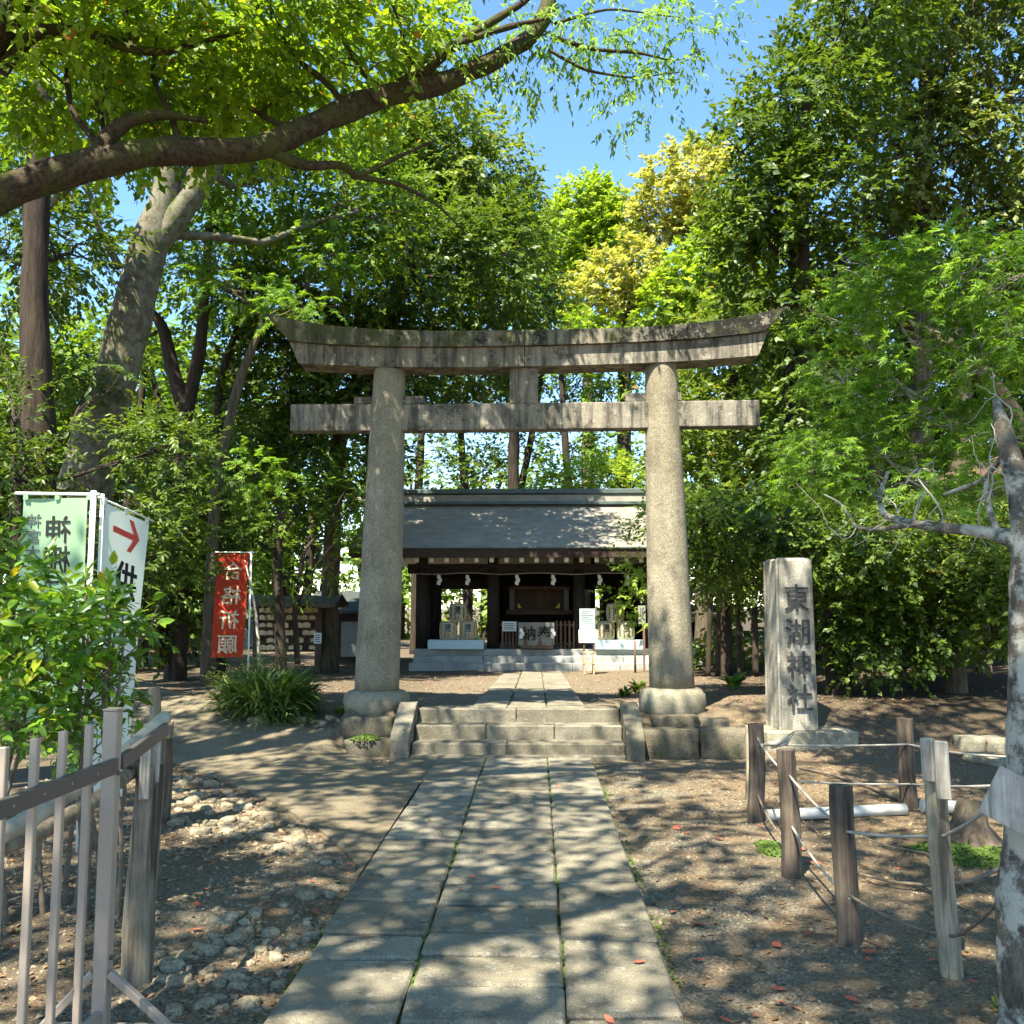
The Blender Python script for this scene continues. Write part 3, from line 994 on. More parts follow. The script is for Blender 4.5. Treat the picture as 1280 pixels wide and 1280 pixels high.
# roof: two slopes with a slight curve, ridge box, gable boards
ZR = at(650, 631, YS + 2.6)[2]; YR = YS + 2.6
YE = YS - .35; ZE = at(650, 684.5, YE)[2]
RXL = at(439, 684, YE)[0]; RXR = at(892, 684, YE)[0]
def roofz(s):  # s 0 ridge, 1 eave
    return ZR + (ZE - ZR) * (s ** .93)
for sg in (-1, 1):
    yend = YE if sg < 0 else 2 * YR - YE
    rowsn = 26
    for i in range(rowsn):
        s0, s1 = i / rowsn, (i + 1) / rowsn
        ya, yb = YR + (yend - YR) * s0, YR + (yend - YR) * s1
        za, zb_ = roofz(s0), roofz(s1)
        if sg < 0:
            zb_ += .03; V = [(RXL, ya, za), (RXR, ya, za), (RXR, yb, zb_), (RXL, yb, zb_), (RXR, yb, zb_ - .035), (RXL, yb, zb_ - .035)]
            mb = MB().add(V, [(3, 2, 1, 0)[::1], (5, 4, 2, 3)])
            o = build('roof_course', mb, M['roof'], shrine)
    if sg > 0:
        mb = MB().sheet(np.array([[(x, YR + (yend - YR) * s, roofz(s)) for x in (RXL, RXR)] for s in np.linspace(0, 1, 8)]))
        build('rear_roof', mb, M['roof'], shrine)
# underside boards (rear and front)
mb = MB().sheet(np.array([[(x, YE + .12 + (YR - YE - .12) * s, roofz(1 - s) - .20) for x in (RXL + .05, RXR - .05)] for s in np.linspace(0, 1, 6)])[:, ::-1])
build('soffit', mb, M['plaster'], shrine)
mb = MB().sheet(np.array([[(x, 2 * YR - YE - (YR - YE) * s, roofz(1 - s) - .20) for x in (RXL + .05, RXR - .05)] for s in np.linspace(0, 1, 6)]))
build('soffit', mb, M['plaster'], shrine)
zf0, zf1 = at(650, 697, YE)[2], at(650, 685.5, YE)[2]
mb = MB().box(((RXL + RXR) / 2, YE + .04, (zf0 + zf1) / 2), (RXR - RXL, .09, zf1 - zf0), ch=.01); build('eaves_board', mb, M['fascia'], shrine)
mb = MB().box(((RXL + RXR) / 2, YE + .02, zf1 + .012), (RXR - RXL + .04, .14, .03), ch=.005); build('eaves_edging', mb, M['ridge'], shrine)
for x in (RXL - .02, RXR + .02):
    for sg in (1, -1):
        mb = MB()
        pts = [(x, YR + sg * (YR - YE) * s, roofz(s) - .09) for s in np.linspace(0, 1, 6)]
        for p, q in zip(pts[:-1], pts[1:]): mb.bar(p, q, .08, .24)
        build('gable_board', mb, M['fascia'], shrine)
    mb = MB().add([(x + (.3 if x < 0 else -.3), YR - 2.2, roofz(.85) - .25), (x + (.3 if x < 0 else -.3), YR + 2.2, roofz(.85) - .25), (x + (.3 if x < 0 else -.3), YR, ZR - .1)], [(0, 1, 2)])
    build('gable_wall', mb, M['darkwood'], shrine)
zr1, zr2, zr3 = at(650, 629, YR)[2], at(650, 622, YR)[2], at(650, 613.5, YR)[2]
rxl, rxr = at(440, 618, YR)[0], at(895, 618, YR)[0]
mb = MB().box(((rxl + rxr) / 2, YR, (ZR + zr1) / 2), (rxr - rxl - .2, .55, .08), ch=.01); build('ridge_course', mb, M['ridge'], shrine)
mb = MB().box(((rxl + rxr) / 2, YR, (zr1 + zr2) / 2 + .03), (rxr - rxl - .3, .36, zr2 - zr1 + .06), ch=.01); build('ridge_box', mb, M['roof'], shrine)
mb = MB().box(((rxl + rxr) / 2, YR, (zr2 + zr3) / 2 + .05), (rxr - rxl + .1, .46, .13), ch=.02); build('ridge_cap', mb, M['ridge'], shrine)
# rafters with white painted ends
px = 502.0 - 18.6 * 2
while px < 880:
    e = at(px, 700, YE + .35)
    mb = MB().bar((e[0], YE + .35, e[2]), (e[0], YR, e[2] + (ZR - ZE) * .82), .10, .11); r_ = build('rafter', mb, M['darkwoodx'], shrine)
    mb = MB().box((e[0], YE + .33, e[2] + .005), (.10, .03, .115), ch=.006); build('painted_end', mb, M['whiteend'], r_)
    px += 18.72
# low lattice fences in the middle bay, their slats one by one
def lattice(x0, x1, pale):
    a, b = at(x0, 776, YC - .1), at(x1, 811, YC - .1)
    t = thing('lattice_fence', pale, 'fence', ((a[0] + b[0]) / 2, YC - .1, zp))
    n = 5
    for i in range(n):
        x = a[0] + (b[0] - a[0]) * (i + .5) / n
        build('slat', MB().box((x, YC - .1, (zp + a[2]) / 2), (.05, .035, a[2] - zp), ch=.004), M['fencewood'], t)
    for z in (zp + .12, a[2] - .1):
        build('rail', MB().box(((a[0] + b[0]) / 2, YC - .06, z), (b[0] - a[0] + .05, .03, .05), ch=.004), M['fencewood'], t)
lattice(626, 648, 'short brown slatted fence left of the offering box, notice on it')
lattice(693, 720, 'short brown slatted fence right of the offering box')
# offering box under a cloth that bears two characters
ob = thing('offering_box', 'low offering box under a grey cloth with two black characters', 'offering box', (at(670, 800, YC - .3)[0], YC - .35, zp))
a, b = at(648, 778, YC - .6), at(693, 806, YC - .6)
build('box', MB().box(((a[0] + b[0]) / 2, YC - .3, (zp + a[2]) / 2), (b[0] - a[0] - .06, .55, a[2] - zp - .04), ch=.01), M['fencewood'], ob)
n = 26; xs = np.linspace(a[0], b[0], n)
P = np.array([[(x, YC - .6 + .012 * math.sin(x * 19) + .02 * (1 - s), zp + .1 + (a[2] - zp - .1) * s) for x in xs] for s in np.linspace(0, 1, 5)])
build('cloth', MB().sheet(P, True), M['clothgrey'], ob)
for chs, px in (('納', 660.5), ('奉', 681)):
    t = text_mb(chs, .36, .012, .004); p = at(px, 791.5, YC - .63)
    t2 = MB().add(t.arrays() + p, t.f); build('character', t2, M['ink'], ob)
def shide(p, s, seed=0):
    mb = MB(); x, z = 0, 0
    for k in range(3):
        mb.add([(p[0] + x - .03 * s, p[1] - .01 * k, p[2] - z), (p[0] + x + .05 * s, p[1] - .01 * k, p[2] - z - .03 * s), (p[0] + x + .045 * s, p[1] - .01 * k - .01, p[2] - z - .13 * s), (p[0] + x - .045 * s, p[1] - .01 * k - .01, p[2] - z - .10 * s)], [(0, 1, 2, 3)])
        x += (.03 if k % 2 == 0 else -.035) * s; z += .075 * s
    return mb
for px in (651.5, 690.5):
    build('paper_streamer', shide(at(px, 785, YC - .66), .9), M['paper'], ob)
# sacred rope with paper streamers
sr = thing('sacred_rope', 'thin pale rope with hanging paper streamers strung below the shrine beam', 'rope', (0, YC - .17, zb - .02))
pts = [at(p, 717 + 1.0 * math.sin(i * 1.3), YC - .17) for i, p in enumerate(range(520, 826, 18))]
build('cord', MB().tube(pts, .011, 6), M['rope'], sr)
for px in (548.5, 584, 646, 691, 749, 784):
    build('paper_streamer', shide(at(px, 718.0, YC - .2), .95), M['paper'], sr)
# barrels on pale stands
def barrel(label, px, py, gold, y=YC - .3):
    c = at(px, py, y)
    r, hh = .215, .44
    t = thing('sake_barrel', label, 'barrel', (c[0], y, c[2] - hh / 2), 0, 'straw wrapped barrels at the shrine')
    pr = [(.17, 0), (.2, .03), (.215, .12), (.22, .22), (.215, .32), (.2, .41), (.17, .44)]
    build('straw_wrap', MB().lathe((0, 0, 0), pr, 24), M['straw'], t, local=True)
    for z in (.035, .40):
        build('rope_band', MB().lathe((0, 0, z), [(.198, 0), (.213, .012), (.198, .025)], 20), M['rope'], t, local=True)
    def wrap(mb):
        V = mb.arrays(); th = V[:, 0] / .22
        rr = .226 + -V[:, 1]
        return MB().add(np.stack([rr * np.sin(th), -rr * np.cos(th), V[:, 2]], 1), mb.f)
    ch_ = text_mb('清酒', .17, .03, .002, line=.95); m2 = MB().add(ch_.arrays() + [0, 0, .22], ch_.f)
    build('printed_character', wrap(m2), M['barrelblue'] if gold else M['barrelmark'], t, local=True)
    for sx in (-1, 1):
        mb = MB()
        for k in range(5):
            mb.add([(sx * .13, -.001, .1 + k * .055), (sx * .17, -.001, .09 + k * .055), (sx * .19, -.001, .125 + k * .055), (sx * .15, -.001, .14 + k * .055)], [(0, 1, 2, 3)])
        build('side_print', wrap(mb), M['barrelgold'] if gold else M['barrelmark'], t, local=True)
    return t
barrel('straw barrel on top of the left pair inside the shrine', 572.5, 766, False)
barrel('left straw barrel of the lower pair on the left pale stand', 560.5, 788, True)
barrel('right straw barrel of the lower pair on the left pale stand', 585.5, 788, True)
barrel('straw barrel on top of the right pair near the right pillar', 769, 766, False)
barrel('left straw barrel of the lower pair on the right pale stand', 757, 788, False)
barrel('right straw barrel of the lower pair on the right pale stand', 782, 788, False)
for x0, x1, lb in ((534.5, 604.5, 'long pale blue box stand under the left barrels'), (744, 806, 'long pale blue box stand under the right barrels')):
    a, b = at(x0, 799.5, YC - .55), at(x1, 811.5, YC - .55)
    zt_ = at(570, 788, YC - .3)[2] - .22
    o = build('barrel_stand', MB().box(((a[0] + b[0]) / 2, YC - .3, (zp + .004 + zt_) / 2), (b[0] - a[0], .5, zt_ - zp - .004), ch=.008), M['stand'])
    tag(o, lb, 'stand')

# papers and signs in front of the shrine
def lines_print(x0, x1, z0, z1, y, n, vert=False, rsx=None):
    mb = MB(); rsx = rsx or np.random.RandomState(4)
    for i in range(n):
        if vert:
            x = x0 + (x1 - x0) * (i + .5) / n; l = rsx.uniform(.5, .98); w = (x1 - x0) / n * .42
            mb.box((x, y, z1 - (z1 - z0) * l / 2), (w, .002, (z1 - z0) * l))
        else:
            z = z0 + (z1 - z0) * (i + .5) / n; l = rsx.uniform(.6, .98); w = (z1 - z0) / n * .42
            mb.box((x0 + (x1 - x0) * l / 2, y, z), ((x1 - x0) * l, .002, w))
    return mb
nt_ = thing('notice_sheet', 'small white notice fixed to the lattice fence left of the offering box', 'notice', at(637, 783, YC - .16))
a, b = at(628, 777, YC - .16), at(645.5, 789, YC - .16)
build('sheet', MB().box(((a[0] + b[0]) / 2, YC - .16, (a[2] + b[2]) / 2), (b[0] - a[0], .01, a[2] - b[2])), M['paper'], nt_)
build('printed_lines', lines_print(a[0] + .03, b[0] - .03, b[2] + .03, a[2] - .03, YC - .168, 4), M['ink2'], nt_)
YN = 20.3
p = gp(735, 838); YN = 20.6
zn = h1(at(736, 830, YN)[0], YN)
ns = thing('notice_board', 'easel notice board with a grey text sheet above a white sheet before the steps', 'notice board', (at(736, 830, YN)[0], YN, zn))
for px in (730, 742):
    t_ = at(px, 806, YN + .0); build('easel_leg', MB().box((t_[0], YN, (zn + t_[2]) / 2), (.035, .03, t_[2] - zn), ch=.004), M['tanwood'], ns)
for py in (815, 829):
    a, b = at(729, py, YN), at(743, py, YN); build('rung', MB().box(((a[0] + b[0]) / 2, YN - .02, a[2]), (b[0] - a[0], .02, .03)), M['tanwood'], ns)
for px in (730, 742):
    t_ = at(px, 806, YN); build('easel_leg', MB().bar((t_[0], YN + .03, t_[2]), (t_[0], YN + .4, zn), .03, .03), M['tanwood'], ns)
a, b = at(724.5, 761, YN - .04), at(744, 788, YN - .04)
build('text_panel', MB().box(((a[0] + b[0]) / 2, YN - .03, (a[2] + b[2]) / 2), (b[0] - a[0], .02, a[2] - b[2]), ch=.003), M['stand'], ns)
build('printed_lines', lines_print(a[0] + .03, b[0] - .03, b[2] + .03, a[2] - .03, YN - .042, 9), M['ink2'], ns)
a, b = at(723.5, 787, YN - .08), at(747, 804, YN - .08)
build('white_panel', MB().box(((a[0] + b[0]) / 2, YN - .08, (a[2] + b[2]) / 2), (b[0] - a[0], .02, a[2] - b[2]), rotm('Z', 0) @ rotm('X', -.35), ch=.003), M['paper'], ns)
YN2 = 20.9
zn = h1(2.2, YN2)
sp = thing('post_sign', 'narrow upright sign on a thin post beside the right pillar', 'sign', (at(804, 830, YN2)[0], YN2, zn))
t_ = at(803, 780, YN2); build('post', MB().box((at(805, 800, YN2)[0], YN2, (zn + t_[2]) / 2), (.045, .04, t_[2] - zn)), M['fencewood'], sp)
a, b = at(797.5, 757, YN2 - .04), at(807, 780, YN2 - .04)
build('sign_panel', MB().box(((a[0] + b[0]) / 2, YN2 - .04, (a[2] + b[2]) / 2), (b[0] - a[0], .02, a[2] - b[2]), ch=.003), M['clothgrey'], sp)
build('printed_lines', lines_print(a[0] + .04, b[0] - .04, b[2] + .05, a[2] - .05, YN2 - .052, 2, True), M['ink'], sp)
o = build('stake', MB().tube([(at(794, 830, YN2)[0], YN2, zn - .03), (at(793.5, 801, YN2)[0], YN2, at(794, 801, YN2)[2])], .025, 8), M['fencewood']); tag(o, 'short dark wooden stake left of the narrow upright sign', 'stake')

# ------------------------------------------------------------------ plaque rack, sheds and walls beyond
YP = 21.0
zpk = h1(at(360, 800, YP)[0], YP)
rack = thing('plaque_rack', 'open timber rack with a rough bark roof holding rows of wooden prayer plaques', 'rack', (at(360, 800, YP)[0], YP, zpk))
for px in (322, 399):
    t_ = at(px, 752, YP); build('post', MB().box((t_[0], YP, (zpk + t_[2]) / 2), (.14, .12, t_[2] - zpk), ch=.008), M['rackwood'], rack)
a, b = at(322, 758, YP), at(399, 815, YP)
build('back_board', MB().box(((a[0] + b[0]) / 2, YP + .07, (a[2] + b[2]) / 2), (b[0] - a[0], .03, a[2] - b[2])), M['rackwood'], rack)
for py in (757, 766, 775.5, 785, 794.5, 804, 813):
    z = at(360, py, YP)[2]
    build('rail', MB().box(((a[0] + b[0]) / 2, YP - .01, z), (b[0] - a[0], .04, .035)), M['rackwood'], rack)
z0, z1 = at(360, 752, YP)[2], at(360, 744, YP)[2]
for sg in (-1, 1):
    mb = MB(); xa, xb = at(311, 750, YP)[0], at(428, 750, YP)[0]
    P = np.array([[(x, YP + sg * .75 * s, z1 - .0 - .17 * s + .02 * math.sin(x * 7 + s * 5)) for x in np.linspace(xa, xb, 14)] for s in np.linspace(0, 1, 4)])
    mb.sheet(P if sg > 0 else P[:, ::-1]); P2 = P.copy(); P2[:, :, 2] -= .09; mb.sheet(P2[:, ::-1] if sg > 0 else P2)
    mb.sheet(np.stack([P[-1], P2[-1]]))
    build('bark_roof', mb, M['thatch'], rack)
rs = np.random.RandomState(9)
pm = None
for r_, py in enumerate((762.5, 771.5, 781, 790.5, 800, 809)):
    px = 327.0 + rs.uniform(0, 2)
    while px < 396:
        if rs.rand() < .86:
            c = at(px, py, YP - .06)
            if pm is None:
                w, h = .145, .10
                me = bpy.data.meshes.new('prayer_plaque')
                pr = [(-w / 2, -h / 2), (w / 2, -h / 2), (w / 2, h * .25), (0, h / 2), (-w / 2, h * .25)]
                V = [(x, y, z) for y in (-.006, .006) for x, z in pr]
                me.from_pydata(V, [], [(0, 1, 2, 3, 4), (9, 8, 7, 6, 5)] + [(i, i + 5, (i + 1) % 5 + 5, (i + 1) % 5) for i in range(5)])
                me.materials.append(M['ema']); pm = me
            o = bpy.data.objects.new('prayer_plaque', pm); o.location = tuple(c)
            o.rotation_euler = (rs.uniform(-.15, .05), rs.uniform(-.12, .12), rs.uniform(-.2, .2))
            s_ = rs.uniform(.9, 1.25); o.scale = (s_, 1, s_)
            COL.objects.link(o); tag(o, 'small pale wooden prayer plaque hanging on the bark roofed rack', 'plaque', 'wooden prayer plaques on the rack')
        px += rs.uniform(8.2, 10.0)
a, b = at(392.5, 791, YP - .12), at(401.5, 804.5, YP - .12)
pn = thing('paper_notice', 'white paper notice pinned to the right post of the plaque rack', 'notice', at(397, 798, YP - .12))
build('sheet', MB().box(((a[0] + b[0]) / 2, YP - .1, (a[2] + b[2]) / 2), (b[0] - a[0], .01, a[2] - b[2])), M['paper'], pn)
build('printed_lines', lines_print(a[0] + .02, b[0] - .02, b[2] + .02, a[2] - .03, YP - .107, 4), M['ink2'], pn)
# low dark shed right of the rack
YD = 24.5
shed = thing('garden_shed', 'low dark timber shed with pale door between the plaque rack and left pillar', 'shed', (at(430, 800, YD)[0], YD + 1, .08))
a, b = at(398, 765, YD), at(462, 826, YD)
build('wall', MB().box(((a[0] + b[0]) / 2, YD + 1, (a[2] + .0) / 2), (b[0] - a[0], 2, a[2] + .1)), M['shed'], shed)
p, q = at(427, 777, YD), at(456, 821, YD)
build('door', MB().box(((p[0] + q[0]) / 2, YD - .03, (p[2] + q[2]) / 2), (q[0] - p[0], .05, p[2] - q[2]), ch=.01), M['clothgrey'], shed)
for sg in (-1, 1):
    P = np.array([[(x, YD + 1 + sg * 1.5 * s, a[2] + .55 - .5 * s) for x in (a[0] - .3, b[0] + .3)] for s in (0, 1)])
    mb = MB().sheet(P if sg > 0 else P[:, ::-1]); P2 = P.copy(); P2[:, :, 2] -= .08
    mb.sheet(P2[:, ::-1] if sg > 0 else P2).sheet(np.stack([P[-1], P2[-1]]))
    build('roof', mb, M['darktile'], shed)
# pale buildings glimpsed between the trunks
def far_house(px0, px1, py0, py1, Yd, lb):
    a, b = at(px0, py0, Yd), at(px1, py1, Yd)
    t = thing('distant_house', lb, 'house', ((a[0] + b[0]) / 2, Yd + 3, 0))
    build('wall', MB().box(((a[0] + b[0]) / 2, Yd + 3, a[2] / 2 - .1), (b[0] - a[0], 6, a[2] + .2)), M['whitewall'], t)
    build('roof', MB().box(((a[0] + b[0]) / 2, Yd + 3, a[2] + .25), (b[0] - a[0] + .8, 6.8, .3), ch=.1), M['darktile'], t)
    for k in range(3):
        x = a[0] + (b[0] - a[0]) * (k + .5) / 3
        w = build('window', MB().box((x, Yd - .02, a[2] * .55), (1.0, .08, .9)), M['clothgrey'], t)
        build('pane', MB().box((x, Yd - .07, a[2] * .55), (.85, .03, .75)), M['darktile'], w)
far_house(215, 300, 768, 832, 34, 'white walled house glimpsed left between the dark trunks')
far_house(850, 905, 768, 830, 40, 'white walled house glimpsed right of the right pillar')
# dark picket fence on the far left
YF = 30.0
pf = thing('picket_fence', 'dark picket fence in front of the white walled house at left', 'fence', (at(265, 830, YF)[0], YF, .09))
for px in np.arange(238, 300, 3.6):
    a = at(px, 802, YF); build('picket', MB().box((a[0], YF, (.05 + a[2]) / 2), (.05, .03, a[2] - .05)), M['shed'], pf)
for py in (806, 818):
    a, b = at(236, py, YF), at(300, py, YF); build('rail', MB().box(((a[0] + b[0]) / 2, YF + .03, a[2]), (b[0] - a[0], .03, .07)), M['shed'], pf)
# grey stone stack right of the shrine
YK = 23.0
p = at(871, 832, YK)
st = thing('stone_stack', 'stack of pale flat stones right of the shrine platform', 'stone stack', (p[0], YK, .08))
for k in range(4):
    a, b = at(861, 832 - 6.8 * k, YK), at(881 - k * .6, 832 - 6.8 * (k + 1), YK)
    build('stone', MB().rock(((a[0] + b[0]) / 2, YK + .3, (a[2] + b[2]) / 2 - .02), (b[0] - a[0], .6, b[2] - a[2] - .008), 3, .15, .04, k), M['platform'], st)
# timber pavilion behind the maple at the right edge
YV = 13.5
pv = thing('wooden_pavilion', 'brown timber pavilion roof seen behind the lichen tree at the right edge', 'pavilion', (at(1265, 700, YV)[0], YV + 1.5, .3))
A, B, C_, D = at(1195, 668, YV), at(1290, 560, YV), at(1400, 668, YV), at(1290, 560, YV)
for (p, q) in ((A, B), (B, C_)):
    for k in range(4):
        s0, s1 = k / 4, (k + 1) / 4
        u, v = p + (q - p) * s0, p + (q - p) * s1
        mb = MB(); mb.bar((u + v) / 2 + [0, .03 * k, 0], (u + v) / 2 + [0, 3.0, 0], np.linalg.norm(v - u) + .03, .06, up=np.cross((q - p), [0, -1, 0]) * np.sign((q - p)[0]))
        build('roof_board', mb, M['fencewood'], pv)
    build('bargeboard', MB().bar(p + [0, -.04, -.1], q + [0, -.04, -.1], .07, .2, up=(0, 0, 1)), M['fascia'], pv)
for x in (A[0] + .5, C_[0] - .5):
    for y in (YV + .4, YV + 2.6):
        build('post', MB().box((x, y, (A[2] + .3) / 2), (.14, .14, A[2] + .4)), M['fencewood'], pv)
build('beam', MB().box(((A[0] + C_[0]) / 2, YV + .4, A[2] + .25), (C_[0] - A[0] - .6, .14, .18)), M['fencewood'], pv)

# ------------------------------------------------------------------ banners
def warp(V, amp, k, ph):
    V = np.array(V); V[:, 1] += amp * np.sin(V[:, 0] * k + ph + V[:, 2] * 1.7) * (1 - .3 * np.cos(V[:, 2] * 2)); return V
def banner(name, label, px_pole, py_top, Y, w, h, side, rz, m, mk, amp=.02, pole_h=None, pole='polewhite', tabs=4, poler=.012, shear=0.0, tone=None):
    """cloth in the local xz plane hanging from a top bar; side -1: cloth to the left of its pole"""
    top = at(px_pole, py_top, Y)
    zg_ = h1(top[0], Y)
    t = thing(name, label, 'banner', (top[0], Y, zg_), rz)
    H_ = top[2] - zg_
    n, k = 22, 40
    xs = np.linspace(0, w, n) * side + side * .03
    zs = np.linspace(H_ - .02, H_ - .02 - h, k)
    P = np.array([[(x + shear * (H_ - z), 0, z) for z in zs] for x in xs])
    V = warp(P.reshape(-1, 3), amp, 9, 1.0).reshape(P.shape)
    if side > 0: V = V[:, ::-1]
    build('cloth', MB().sheet(V, True), m, t, local=True)
    build('pole', MB().tube([(0, 0, 0), (0, 0, H_ + .03)], poler, 10), M[pole], t, local=True)
    build('top_bar', MB().tube([(-side * .04, 0, H_ + .005), (side * (w + .08), 0, H_ + .012)], poler * .6, 8), M[pole], t, local=True)
    for i in range(tabs):
        x = xs[int((n - 1) * (i + .1) / (tabs - .8))]
        build('hanging_tab', MB().box((x, 0, H_ - .008), (.03, .012, .045)), m, t, local=True)
    for i in range(4):
        build('hanging_tab', MB().box((side * .018, 0, H_ - .12 - i * h / 4.2), (.03, .008, .022)), m, t, local=True)
    for (s, size, cxx, ztop, line, bold, mm, mirror, fc) in mk:
        tb = text_mb(s, size, bold, .003, True, line)
        V = tb.arrays()
        n_ = len(s)
        V = V * [(-1 if mirror else 1), 1, 1] + [side * (.03 + w * cxx), 0, H_ - ztop - (n_ - 1) / 2 * line * size - size / 2]
        V[:, 0] += shear * (H_ - V[:, 2])
        V = warp(V, amp, 9, 1.0)
        V[:, 1] -= .004
        fs = [f[::-1] for f in tb.f] if mirror else tb.f
        build('printed_text', MB().add(V, fs), mm, t, local=True)
    return t, H_
YR_ = 13.9
hr = mpp(YR_) * 129
banner('red_banner', 'tall red banner with four cream mirrored characters on a thin pole', 314, 691, YR_, mpp(YR_) * 39, hr, -1, 0.0, M['red'],
       [('合格祈願', .29, .50, .12, 1.24, .010, M['cream'], True, 0)], amp=.03, pole='polewhite', poler=.013, shear=-.04, tabs=3)
sb_ = build('bent_branch', MB().tube([at(306, 700, 13.6), at(311, 722, 13.6), at(316, 745, 13.6), at(320, 770, 13.6), at(323, 800, 13.6), at(324, 860, 13.6)], [.008, .015, .02, .024, .026, .028], 8, jit=.2), M['paletwig'])
tag(sb_, 'thin bent pale branch leaning beside the red banner pole', 'branch')
YG = 6.2
banner('green_banner', 'wide pale green banner with mirrored black text behind the bush', 117, 619, YG, mpp(YG) * 84, 1.45, -1, 0.03, M['green'],
       [('神棚に', .195, .45, .13, 1.03, .004, M['ink'], True, 0), ('神宮大', .10, .83, .12, 1.05, .0, M['ink2'], True, 0)], amp=.02, tabs=3, poler=.018)
# the white banner beside it turned edge-on a little; the arrow is print too
YW = 6.3
tw, Hw = banner('white_banner', 'white banner with red arrow and black brush character right of the green banner', 128, 623, YW, .50, 1.95, 1, 1.36, M['white'],
                [('供', .27, .58, .36, 1.0, .018, M['ink'], False, 0)], amp=.006, tabs=3, poler=.012, shear=-.08)
ar = MB()
ax0, ax1, az = .03 + .10, .03 + .41, Hw - .17
n = 10
xs = np.linspace(ax0, ax1 - .02, n)
top_ = [(x, 0, az + .022) for x in xs]; bot_ = [(x, 0, az - .022) for x in xs]
P = np.array([top_, bot_]);
ar.sheet(P[:, ::-1])
for sg in (1, -1):
    ar.add([(ax1, 0, az), (ax1 - .085, 0, az + sg * .115), (ax1 - .135, 0, az + sg * .115), (ax1 - .055, 0, az)], [(0, 1, 2, 3) if sg < 0 else (3, 2, 1, 0)])
V = warp(ar.arrays(), .006, 9, 1.0); V[:, 1] -= .005
V[:, 0] += -.08 * (Hw - V[:, 2])
build('printed_arrow', MB().add(V, ar.f), M['redink'], tw, local=True)
for ch_ in tw.children:
    if ch_.name.split('.')[0] != 'pole':
        for v_ in ch_.data.vertices: v_.co.z -= .20 * max(0.0, v_.co.x)

# ------------------------------------------------------------------ metal barrier on the left
XG = -1.61
gate = thing('metal_barrier', 'bronze metal barrier with square posts and braced foot at the left edge', 'barrier', (XG, 3.62, 0))
build('main_post', MB().box((XG, 3.62, .61), (.054, .054, 1.185), ch=.004), M['gate'], gate)
build('post_cap', MB().box((XG, 3.62, 1.207), (.058, .058, .008), ch=.002), M['gate'], gate)
ys = [3.43, 3.24, 3.06, 2.88, 2.70, 2.52, 2.34]
for y in ys:
    build('upright_bar', MB().box((XG, y, .625), (.025, .025, 1.10), ch=.003), M['gate'], gate)
build('top_rail', MB().box((XG + .024, 2.94, 1.0), (.024, 1.33, .058), ch=.003), M['gaterail'], gate)
build('top_rail', MB().bar((XG + .024, 3.65, 1.005), (XG - .02, 4.20, 1.06), .024, .058, .003), M['gaterail'], gate)
build('bottom_rail', MB().box((XG, 2.94, .10), (.025, 1.33, .04), ch=.003), M['gate'], gate)
for z_ in (.30, .97):
    build('bolt_head', MB().tube([(XG + .026, 3.62, z_), (XG + .036, 3.62, z_)], .009, 6), M['gaterail'], gate)
for y_ in ys:
    build('rivet', MB().tube([(XG + .036, y_, 1.0), (XG + .0395, y_, 1.0)], .005, 6), M['gate'], gate)
build('foot_plate', MB().box((XG + .03, 3.62, .045), (.54, .055, .03), ch=.003), M['gate'], gate)
build('brace', MB().bar((XG + .03, 3.61, .25), (XG + .26, 3.60, .065), .028, .028, .003), M['gate'], gate)
build('brace', MB().bar((XG - .03, 3.61, .25), (XG - .20, 3.56, .065), .028, .028, .003), M['gate'], gate)
for x in (-.22, .22):
    build('foot_bolt', MB().lathe((XG + x, 3.62, .061), [(.012, 0), (.012, .008)], 8), M['gaterail'], gate)

# ------------------------------------------------------------------ log fence on the left
def post(name, label, cat, base, top, r, m, boards=(), group=None, sides=22, jit=.085, taper=.92, seed=0, slant=0):
    t = thing(name, label, cat, base, 0, group)
    mb = MB()
    b, tp = np.array(base, float) - [0, 0, .08], np.array(top, float)
    ss = np.linspace(0, 1, 14)
    mb.tube([b * (1 - s) + tp * s + np.array([.006 * math.sin(s * 5 + seed), 0, 0]) for s in ss], [r * (1 - (1 - taper) * s) for s in ss], sides, jit=jit, seed=seed, smooth=False)
    build('shaft', mb, m, t)
    for (c, s, rz_, mm) in boards:
        build('board', MB().box(c, s, rotz(rz_), .004, .004, np.random.RandomState(seed)), mm, t)
    return t
def px_post(name, label, cat, pb, pt, wpx, m, **kw):
    b = gp(*pb); tp = at(pt[0], pt[1], b[1])
    return post(name, label, cat, b, tp, wpx / 2 * mpp(b[1]), m, **kw), b, tp
b = gp(170, 1226); tp = at(184, 948, b[1]); y = b[1]
c = at(178, 960, y - .09); d = at(195, 935, y)
px_post('log_post', 'thick split grey log post right behind the bronze metal post', 'post', (171, 1226), (187, 955), 38, M['log'],
        boards=[(tuple(at(181, 962, y - .085)), (.042, .022, .25), .1, M['board']), (tuple(at(195, 948, y - .02)), (.035, .05, .20), .2, M['board'])], seed=3, jit=.10)
px_post('log_post', 'shorter brown log post behind the thick split grey post', 'post', (205, 1028), (208, 905), 16, M['darklog'],
        boards=[(tuple(at(211, 912, gp(205, 1028)[1] - .06)), (.07, .03, .13), .1, M['palelog'])], seed=5)
px_post('log_post', 'small log stake at the edge of the concrete ramp', 'post', (194, 935), (194, 859), 15, M['palelog'], seed=6)
pts = [at(-30, 1060, 3.1), at(40, 1022, 3.4), at(110, 975, 3.75), at(170, 930, 4.2), at(206, 897, 4.55)]
br_ = thing('bamboo_rail', 'pale old bamboo rail sloping up behind the bronze metal barrier', 'rail', pts[0])
build('cane', MB().tube(resample(pts, 30), [.033 + .003 * (i % 6 == 0) for i in range(30)], 14), M['bamboo'], br_)
